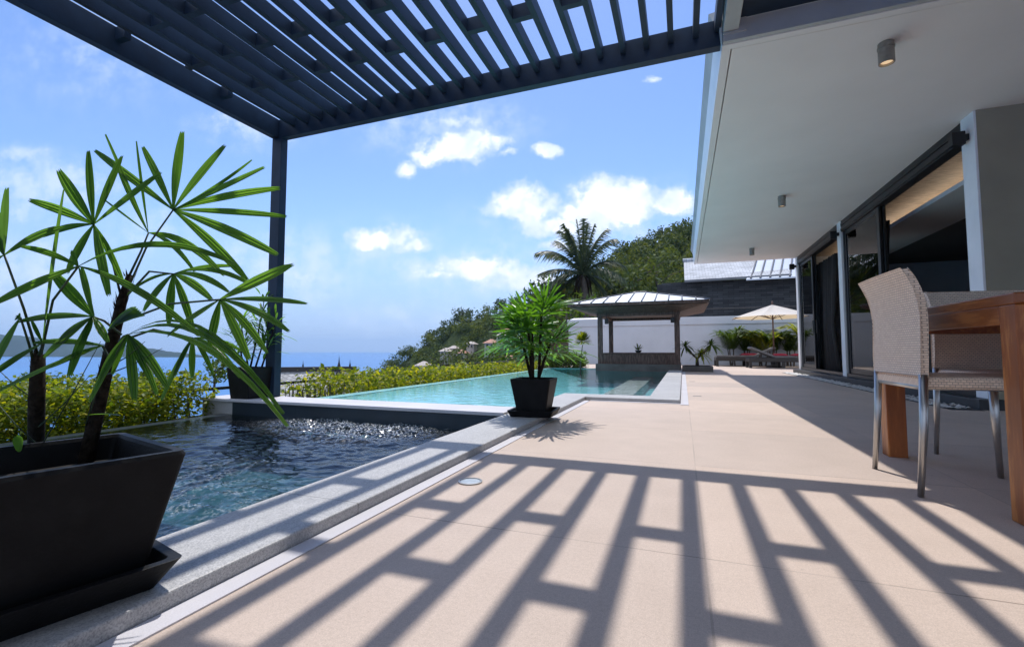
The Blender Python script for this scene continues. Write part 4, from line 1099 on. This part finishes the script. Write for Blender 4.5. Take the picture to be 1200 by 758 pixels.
def bonsai():
    p = Vector((-1.18, 13.44, .505)); rng = random.Random(2)
    t = thing('bowl_plant', 'little spiky plant in a dark bowl on the pavilion bench', 'plant', p)
    b = MB(); b.lathe(p, [(.05, 0), (.08, .03), (.09, .07), (.08, .075)], 14); b.build('bowl', 'blackmetal', t)
    l = MB()
    for k in range(26):
        g = rng.uniform(0, 6.28); el = rng.uniform(.1, 1.3); d = Vector((math.cos(g)*math.cos(el), math.sin(g)*math.cos(el), math.sin(el))); blade(l, p+Vector((0, 0, .07)), p+Vector((0, 0, .07))+d*rng.uniform(.1, .22), Vector((0, 0, 1)), .03, .02, .2, .3, 6)
    l.build('leaves', MT['shrub'], t)
bonsai()

def build_back_wall():
    t = thing('boundary_wall', 'long pale rendered boundary wall behind the pavilion and loungers', 'wall', (1.5, 20.2, 0))
    b = MB(); b.box(-4.75, 14, 20.05, 20.35, -.4, 1.62); b.build('body', 'wallwhite', t)
    b = MB(); b.box(-4.8, 14, 20.0, 20.4, 1.62, 1.93); b.build('cap', 'wallwhite', t, bevel=.01)
    b = MB(); b.hexa([(-4.78, 20.42, 1.9), (-1.35, 20.42, 1.9), (-1.35, 21.3, 2.02), (-4.78, 21.3, 2.02), (-4.78, 20.42, 1.96), (-1.35, 20.42, 1.96), (-1.35, 21.3, 2.08), (-4.78, 21.3, 2.08)]); b.build('coping_roof', 'whitepaint', t)
    g = thing('garden_gate', 'brown wooden garden gate at the left end of the boundary wall', 'gate', (-5.15, 20.2, 0))
    b = MB(); b.box(-5.55, -4.82, 20.16, 20.24, -.1, 1.35); b.build('panel', 'gate', g)
    b = MB()
    for x in (-5.56, -4.9): b.box(x, x+.08, 20.1, 20.159, -.1, 1.42)
    b.box(-5.479, -4.901, 20.1, 20.159, 1.28, 1.36); b.box(-5.479, -4.901, 20.1, 20.159, .1, .18); b.build('frame', 'gate', g)
build_back_wall()
def build_neighbour():
    t = thing('neighbour_house', 'neighbouring building with dark slate clad wall and pale shingle roof', 'house', (3, 27, 0))
    b = MB(); b.box(-1.0, 16, 26.0, 32, -.5, 4.2); b.build('wall', 'shinglewall', t)
    b = MB(); b.box(-1.02, 16, 25.97, 25.998, 2.72, 2.77); b.build('ledge', 'stonebase', t)
    b = MB(); b.box(-1.25, -1.001, 26.05, 26.3, -.5, 4.15); b.build('corner_board', 'shinglewall', t)
    b = MB(); b.hexa([(.15, 25.4, 4.10), (5.0, 25.4, 4.16), (5.0, 29, 5.75), (.15, 29, 5.75), (.15, 25.4, 4.22), (5.0, 25.4, 4.28), (5.0, 29, 5.87), (.15, 29, 5.87)]); b.build('roof', 'shingleroof', t)
    b = MB(); b.hexa([(3.0, 25.2, 4.02), (14, 25.2, 4.1), (14, 30, 6.6), (4.6, 30, 6.6), (3.0, 25.2, 4.09), (14, 25.2, 4.17), (14, 30, 6.67), (4.6, 30, 6.67)]); r2 = b.build('metal_roof', 'gazroof', t)
    s = MB()
    for k in range(14):
        x = 3.2 + k*.42; s.tube([(x, 25.2, 4.13 + .00), (x+1.2, 30, 6.70)], .04, 5)
    s.build('seam', 'seam', r2)
    b = MB(); b.tube([(.1, 28.95, 5.9), (5, 28.95, 5.9)], .12, 6); b.build('ridge', 'shingleroof', t)
build_neighbour()

# ------------------------------------------------------------------ loungers, umbrella, garden plants
def build_lounger():
    t = thing('sun_lounger', 'x', 'sun lounger', (0, 0, 0), 'dark wicker sun loungers by the boundary wall')
    b = MB(); b.box(-1.0, 1.0, -.34, .34, .2, .33); b.build('frame', 'lounger', t, bevel=.015)
    for (x, y) in ((-.96, -.3), (-.96, .3), (.96, -.3), (.96, .3), (0, -.3), (0, .3)):
        b = MB(); b.box(x-.04, x+.04, y-.035, y+.035, 0, .2); b.build('leg', 'lounger', t)
    b = MB(); b.box(-.98, .25, -.31, .31, .331, .40); b.build('cushion', 'greycushion', t, bevel=.02)
    b = MB(); b.hexa([(.26, -.31, .34), (.95, -.31, .64), (.95, .31, .64), (.26, .31, .34), (.24, -.31, .40), (.92, -.31, .70), (.92, .31, .70), (.24, .31, .40)]); b.build('backrest', 'greycushion', t, bevel=.015)
    return t
def loungers():
    l = build_lounger(); spots = [((2.1, 18.6, 0), 'dark wicker sun lounger at the left end of the row by the planting'), ((3.0, 17.2, 0), 'front sun lounger with a raised grey back under the cream umbrella'), ((5.3, 17.6, 0), 'sun lounger at the right of the row half hidden by the villa doors')]
    for k, (p, lab) in enumerate(spots):
        o = l if k == 0 else copy_tree(l); o.location = p; o['label'] = lab; o.rotation_euler = (0, 0, (0, math.pi, math.pi)[k] + .05)
    for k, (x, y, z, w, lab) in enumerate(((2.25, 18.6, .405, .62, 'crimson towel roll on the left sun lounger'), (2.95, 17.15, .405, .42, 'crimson cushion in the middle of the front sun lounger'), (3.52, 17.15, .405, .5, 'crimson cushion at the foot of the front sun lounger'))):
        b = MB(); n = 10; vs = []
        for i in range(n+1):
            for j in range(n+1):
                u, v = i/n*2-1, j/n*2-1; hh = .07*(1-u**4)**.5*(1-v**4)**.5; vs.append((x+u*w*.5, y+v*.26, z+hh))
        b.add(vs, [(i*(n+1)+j, (i+1)*(n+1)+j, (i+1)*(n+1)+j+1, i*(n+1)+j+1) for i in range(n) for j in range(n)])
        b.box(x-w*.5, x+w*.5, y-.26, y+.26, z-.001, z+.02)
        tag(b.build('cushion', 'cushion', smooth=False), lab, 'cushion', 'crimson cushions on the loungers')
loungers()
def umbrella():
    top = on_y(905, 357, 17.9); x, y = top.x, 17.9; zt = top.z; R = 1.32
    t = thing('garden_umbrella', 'cream market umbrella on a wooden pole over the sun loungers', 'umbrella', (x, y, 0))
    b = MB(); b.lathe((x, y, 0), [(.26, 0), (.26, .05), (.05, .09), (.04, .3)], 18); b.build('base', 'blackmetal', t)
    b = MB(); b.tube([(x, y, .08), (x, y, zt+.06)], .024, 10); b.lathe((x, y, zt+.03), [(.03, 0), (.035, .04), (.01, .1)], 8); b.build('pole', 'gazwood', t, smooth=True)
    b = MB(); n = 8; zr = zt-.44; ring = [Vector((x+R*math.cos((k+.5)*math.pi/4), y+R*math.sin((k+.5)*math.pi/4), zr)) for k in range(n)]; tp = Vector((x, y, zt))
    m = 6; vs = [tp]; 
    for i in range(1, m+1):
        for k in range(n):
            for q in range(4):
                p = ring[k].lerp(ring[(k+1) % n], q/4); f = i/m; w = p.lerp(tp, 1-f); w.z -= .05*math.sin(math.pi*f)*math.sin(math.pi*q/4); vs.append(w)
    N_ = n*4; fs = [(0, 1+k, 1+(k+1) % N_) for k in range(N_)]
    for i in range(m-1):
        for k in range(N_): a = 1+i*N_+k; b2 = 1+i*N_+(k+1) % N_; fs.append((a, a+N_, b2+N_, b2))
    mb = MB(); mb.add(vs, fs); c = mb.build('canopy', 'canvas', t)
    rb = MB()
    for p in ring: rb.tube([tp-Vector((0, 0, .04)), p-Vector((0, 0, .015))], .012, 5); rb.tube([Vector((x, y, zt-.5)), tp.lerp(p, .5)-Vector((0, 0, .05))], .010, 5)
    rb.build('ribs', 'gazwood', t)
umbrella()

def areca(label, x, y, h, seed, group, n=16, mat='shrub'):
    rng = random.Random(seed); t = thing('garden_palm', label, 'palm', (x, y, 0), group)
    st = MB(); b0 = Vector((x, y, 0)); fr = []
    for k in range(4):
        b = b0 + Vector((rng.uniform(-.12, .12), rng.uniform(-.1, .1), 0)); e = b + Vector((rng.uniform(-.08, .08), rng.uniform(-.08, .08), h*.35)); st.tube([b, e], [.03, .02], 6); fr.append(e)
    st.build('stems', 'bark', t)
    for k in range(n):
        s = fr[k % 4]; g = rng.uniform(0, 6.28); sp = rng.uniform(.15, .5)*h; up_ = h*rng.uniform(.45, .7)
        P = [s + Vector((math.cos(g)*sp*q, math.sin(g)*sp*q, up_*q*(1.25-.55*q*q))) for q in (0, .2, .4, .6, .8, 1.0)]
        mb = MB(); mb.tube(P, [.008, .007, .006, .005, .004, .003], 5)
        for i in range(1, 6):
            for u in (0, .25, .5, .75):
                p = P[i-1].lerp(P[i], u); d = (P[i]-P[i-1]).normalized(); sd = d.cross(Vector((0, 0, 1)))
                sd = sd.normalized() if sd.length > .01 else Vector((1, 0, 0))
                for s_ in (-1, 1): blade(mb, p, p + (sd*s_*.8 + d*.7).normalized()*h*.2 - Vector((0, 0, h*.04)), Vector((0, 0, 1)), .035, .03, .1, .2, 6)
        mb.build('frond', mat, t)
for k, (x, y, h, lab, m) in enumerate(((1.75, 19.3, 1.7, 'leftmost spiky garden palm against the boundary wall left of the umbrella', 'shrub'), (2.25, 19.55, 1.55, 'second garden palm from the left behind the first sun lounger', 'shrub'), (2.75, 19.3, 1.5, 'low full garden palm just left of the umbrella pole', 'yellowshrub'), (3.2, 19.5, 1.6, 'garden palm directly behind the umbrella pole', 'shrub'), (3.7, 19.4, 1.5, 'garden palm right of the umbrella pole', 'shrub'), (4.15, 19.2, 1.8, 'rightmost garden palm beside the last white post of the villa', 'yellowshrub'))):
    areca(lab, x, y, h, 60+k, 'garden palms along the boundary wall', 16, m)

def planter_palm():
    b = MB(); b.box(-.03, .74, 13.25, 14.1, -.05, .15)
    t = thing('planter', 'low dark stone planter to the right of the pavilion', 'planter', (.35, 13.7, 0)); b.build('kerb', 'stonebase', t, bevel=.006)
    b = MB(); b.box(.03, .68, 13.31, 14.04, .1501, .156); b.build('soil', 'soil', t)
    rng = random.Random(77); p = Vector((.36, 13.7, .15)); t = thing('young_palm', 'small branching palm with three leafy heads standing in the stone planter', 'palm', p)
    heads = [p + Vector((-.3, .05, .52)), p + Vector((.1, 0, .33)), p + Vector((.36, 0, .56))]; mb = MB()
    mb.tube([p, p + Vector((0, 0, .16)), p + Vector((.0, 0, .24))], [.05, .04, .035], 8)
    for h in heads: mb.tube([p + Vector((0, 0, .2)), p.lerp(h, .6) + Vector((0, 0, .06)), h], [.03, .025, .02], 7)
    mb.build('trunk', 'bark', t, smooth=True)
    for h in heads:
        mb = MB()
        for k in range(64):
            g = rng.uniform(0, 6.28); el = rng.uniform(-.5, 1.2); d = Vector((math.cos(g)*math.cos(el), math.sin(g)*math.cos(el), math.sin(el))); L = rng.uniform(.2, .42)
            blade(mb, h, h + d*L - Vector((0, 0, L*.45)), Vector((0, 0, 1)), .035, .12, .1, .2, 6)
        mb.build('crown', 'yellowshrub' if h is heads[1] else 'shrub', t)
planter_palm()
def small_tree():
    p = at(680, 428, 14.4); p.z = 0; rng = random.Random(12)
    t = thing('young_tree', 'slender young tree with a round yellow green head beside the pavilion', 'tree', p); mb = MB()
    mb.tube([p - Vector((0, 0, .2)), p + Vector((.02, 0, .35)), p + Vector((.08, 0, .75))], [.025, .02, .012], 6)
    mb.tube([p + Vector((.02, 0, .3)), p + Vector((.2, 0, .45))], [.012, .006], 5); mb.build('trunk', 'bark', t)
    mb = MB()
    for q, r, n in ((p + Vector((.08, 0, .86)), .29, 300), (p + Vector((.15, 0, .45)), .1, 30)):
        for k in range(n):
            g = rng.uniform(0, 6.28); el = rng.uniform(-.4, 1.4); d = Vector((math.cos(g)*math.cos(el), math.sin(g)*math.cos(el), math.sin(el)))
            blade(mb, q + d*r*rng.uniform(.0, .55), q + d*r*rng.uniform(.8, 1.15), Vector((0, 0, 1)), .035, .02, .2, .2, 6)
    mb.build('crown', 'yellowshrub', t)
small_tree()

def coconut_palm():
    Y = 36; hub = on_y(683, 322, Y); base = Vector((hub.x+.3, Y+.5, -1)); rng = random.Random(9)
    t = thing('coconut_palm', 'tall coconut palm rising behind the pavilion roof', 'palm', base)
    mb = MB(); mb.tube([base, base.lerp(hub, .4) + Vector((.15, 0, 0)), base.lerp(hub, .8) + Vector((.1, 0, 0)), hub - Vector((0, 0, .1))], [.38, .30, .28, .24], 10); mb.build('trunk', 'bark', t, smooth=True)
    mb = MB()
    for k in range(26):   # fibrous skirt under the crown
        g = rng.uniform(0, 6.28); s = hub + Vector((math.cos(g)*.2, math.sin(g)*.2, -.1)); e = s + Vector((math.cos(g)*.5, math.sin(g)*.3, -rng.uniform(.8, 2.2))); mb.tube([s, s.lerp(e, .5)+Vector((math.cos(g)*.15, 0, .1)), e], [.1, .07, .02], 5)
    mb.build('skirt', 'trunkfibre', t)
    # fronds: explicit leading ones (pixel tips) and filler
    spec = [(627,297,.9,-.4),(630,322,.5,.5),(655,270,.8,.2),(676,257,.3,0),(697,262,.4,0),(723,280,.9,-.2),(733,312,1.0,.3),(735,330,.8,-.6),(650,282,.6,.7),(665,268,.2,-.5),(688,262,.2,.7),(640,300,.6,1.2),(712,268,.6,.9),(650,345,.6,.3),(715,350,.7,.4),(640,338,.9,-.5),(660,262,.4,-.6),(684,256,.25,.3),(670,275,.3,1.2),(700,280,.4,1.2),(725,345,.7,1.0),(668,352,.4,.8)]
    for k, (px, py, arch, dy) in enumerate(spec):
        tip = on_y(px, py, Y + dy*2.2); v = tip - hub; L = v.length
        P = []
        for i in range(9):
            q = i/8; p = hub.lerp(tip, q); p.z += arch*L*.55*q*(1-q)*1.6; P.append(p)
        mb = MB(); mb.tube(P, [.07, .06, .055, .05, .04, .035, .03, .02, .012], 5)
        for i in range(1, 9):
            for u in (0, .12, .25, .38, .5, .62, .75, .88):
                p = P[i-1].lerp(P[i], u); d = (P[i]-P[i-1]).normalized(); sd = d.cross(Vector((0, 0, 1)))
                sd = sd.normalized() if sd.length > .05 else Vector((1, 0, 0))
                f = (i-1+u)/8; l = 1.15*math.sin(math.pi*(.12+.8*f))**.7*rng.uniform(.7, 1.1)
                for s_ in (-1, 1):
                    tp = p + (sd*s_*.75 + d*.75).normalized()*l - Vector((0, 0, l*rng.uniform(.35, 1.05)))
                    w = d*.055; mb.add([p-w, p+w, tp], [(0, 1, 2)])
        mb.build('frond', 'cocoleaf', t)
coconut_palm()
# trees in the middle distance, behind the wall and beyond the hedges
MID = [(668,368,26,1.9,'low dense green tree behind the left end of the boundary wall','shrub'),(640,395,22,1.5,'bush behind the potted palm near the garden gate','shrub'),(715,340,40,3.2,'dark green tree behind the pavilion roof under the coconut palm','forest2'),(650,345,38,2.6,'shadowy tree left of the coconut palm trunk','forest2'),(745,328,44,3.5,'green leafy tree behind the pavilion ridge','forest'),(770,318,48,3.2,'bushy green tree beside the slate clad building','forest'),(620,400,30,2.2,'green tree beyond the railing behind the potted palm','shrub'),(585,412,40,2.2,'green bush beyond the railing left of the potted palm','shrub'),(548,418,60,3.0,'dark green tree at the foot of the hillside above the hedge','forest'),(520,425,70,3,'green tree right of the cone roofed house','forest'),(447,446,80,3.2,'bush by the shore at the sea end of the hill','forest2'),(425,450,60,2.2,'low dark bush above the thin hedge by the sea','forest2'),(250,432,13,.7,'small dark green tree poking above the hedge behind the spa','shrub'),(60,448,12,.6,'dark green bush above the hedge behind the large palm','shrub'),(175,442,14,.6,'green bush just above the hedge near the palm stem','shrub')]
for k, (px, py, d, r, lab, m) in enumerate(MID):
    c = at(px, py, d); h = r*2.2
    b = Vector((c.x, c.y, c.z - h + r*.7)); tree('garden_tree', lab, b, h, r, m, 200+k, 420, r*.17, 9, group='trees beyond the garden')

# ------------------------------------------------------------------ small things on the deck
def deck_light():
    p = on_z(551, 564.5, 0); t = thing('deck_light', 'round steel rimmed light set flush into the deck by the spa coping', 'light', p)
    b = MB(); b.lathe(p, [(.052, -.01), (.052, .005), (.044, .006), (.043, .004)], 32, False); b.build('rim', 'steel', t, smooth=False)
    b = MB(); b.lathe(p, [(.001, .0035), (.0429, .0036), (.0429, -.01)], 32, False); b.build('lens', 'groundglass', t)
deck_light()
for (px, py, lab) in ((817, 464, 'nearer small dark drain slot in the deck beyond the pool corner'), (811, 447, 'farther small dark drain slot in the deck beside the pool')):
    p = on_z(px, py, 0); b = MB(); b.box(p.x-.05, p.x+.05, p.y-.02, p.y+.02, -.01, .003); t = tag(b.build('floor_drain', 'steel'), lab, 'drain', 'drains in the deck')

# ------------------------------------------------------------------ sea air
def build_haze():
    b = MB(); b.box(-11600, 11600, -11600, 11600, -46, 330)
    m = bpy.data.materials.new('sea_air'); m.use_nodes = True; nt = m.node_tree; nt.nodes.clear()
    o = nt.nodes.new('ShaderNodeOutputMaterial'); v = nt.nodes.new('ShaderNodeVolumePrincipled')
    v.inputs['Color'].default_value = (.50, .72, 1.0, 1); v.inputs['Density'].default_value = HAZE; v.inputs['Anisotropy'].default_value = 0.2
    nt.links.new(v.outputs[0], o.inputs['Volume'])
    kind(b.build('haze', m), 'stuff')['label'] = 'thin sea haze filling the air over the bay'
HAZE = 0.00008
build_haze()
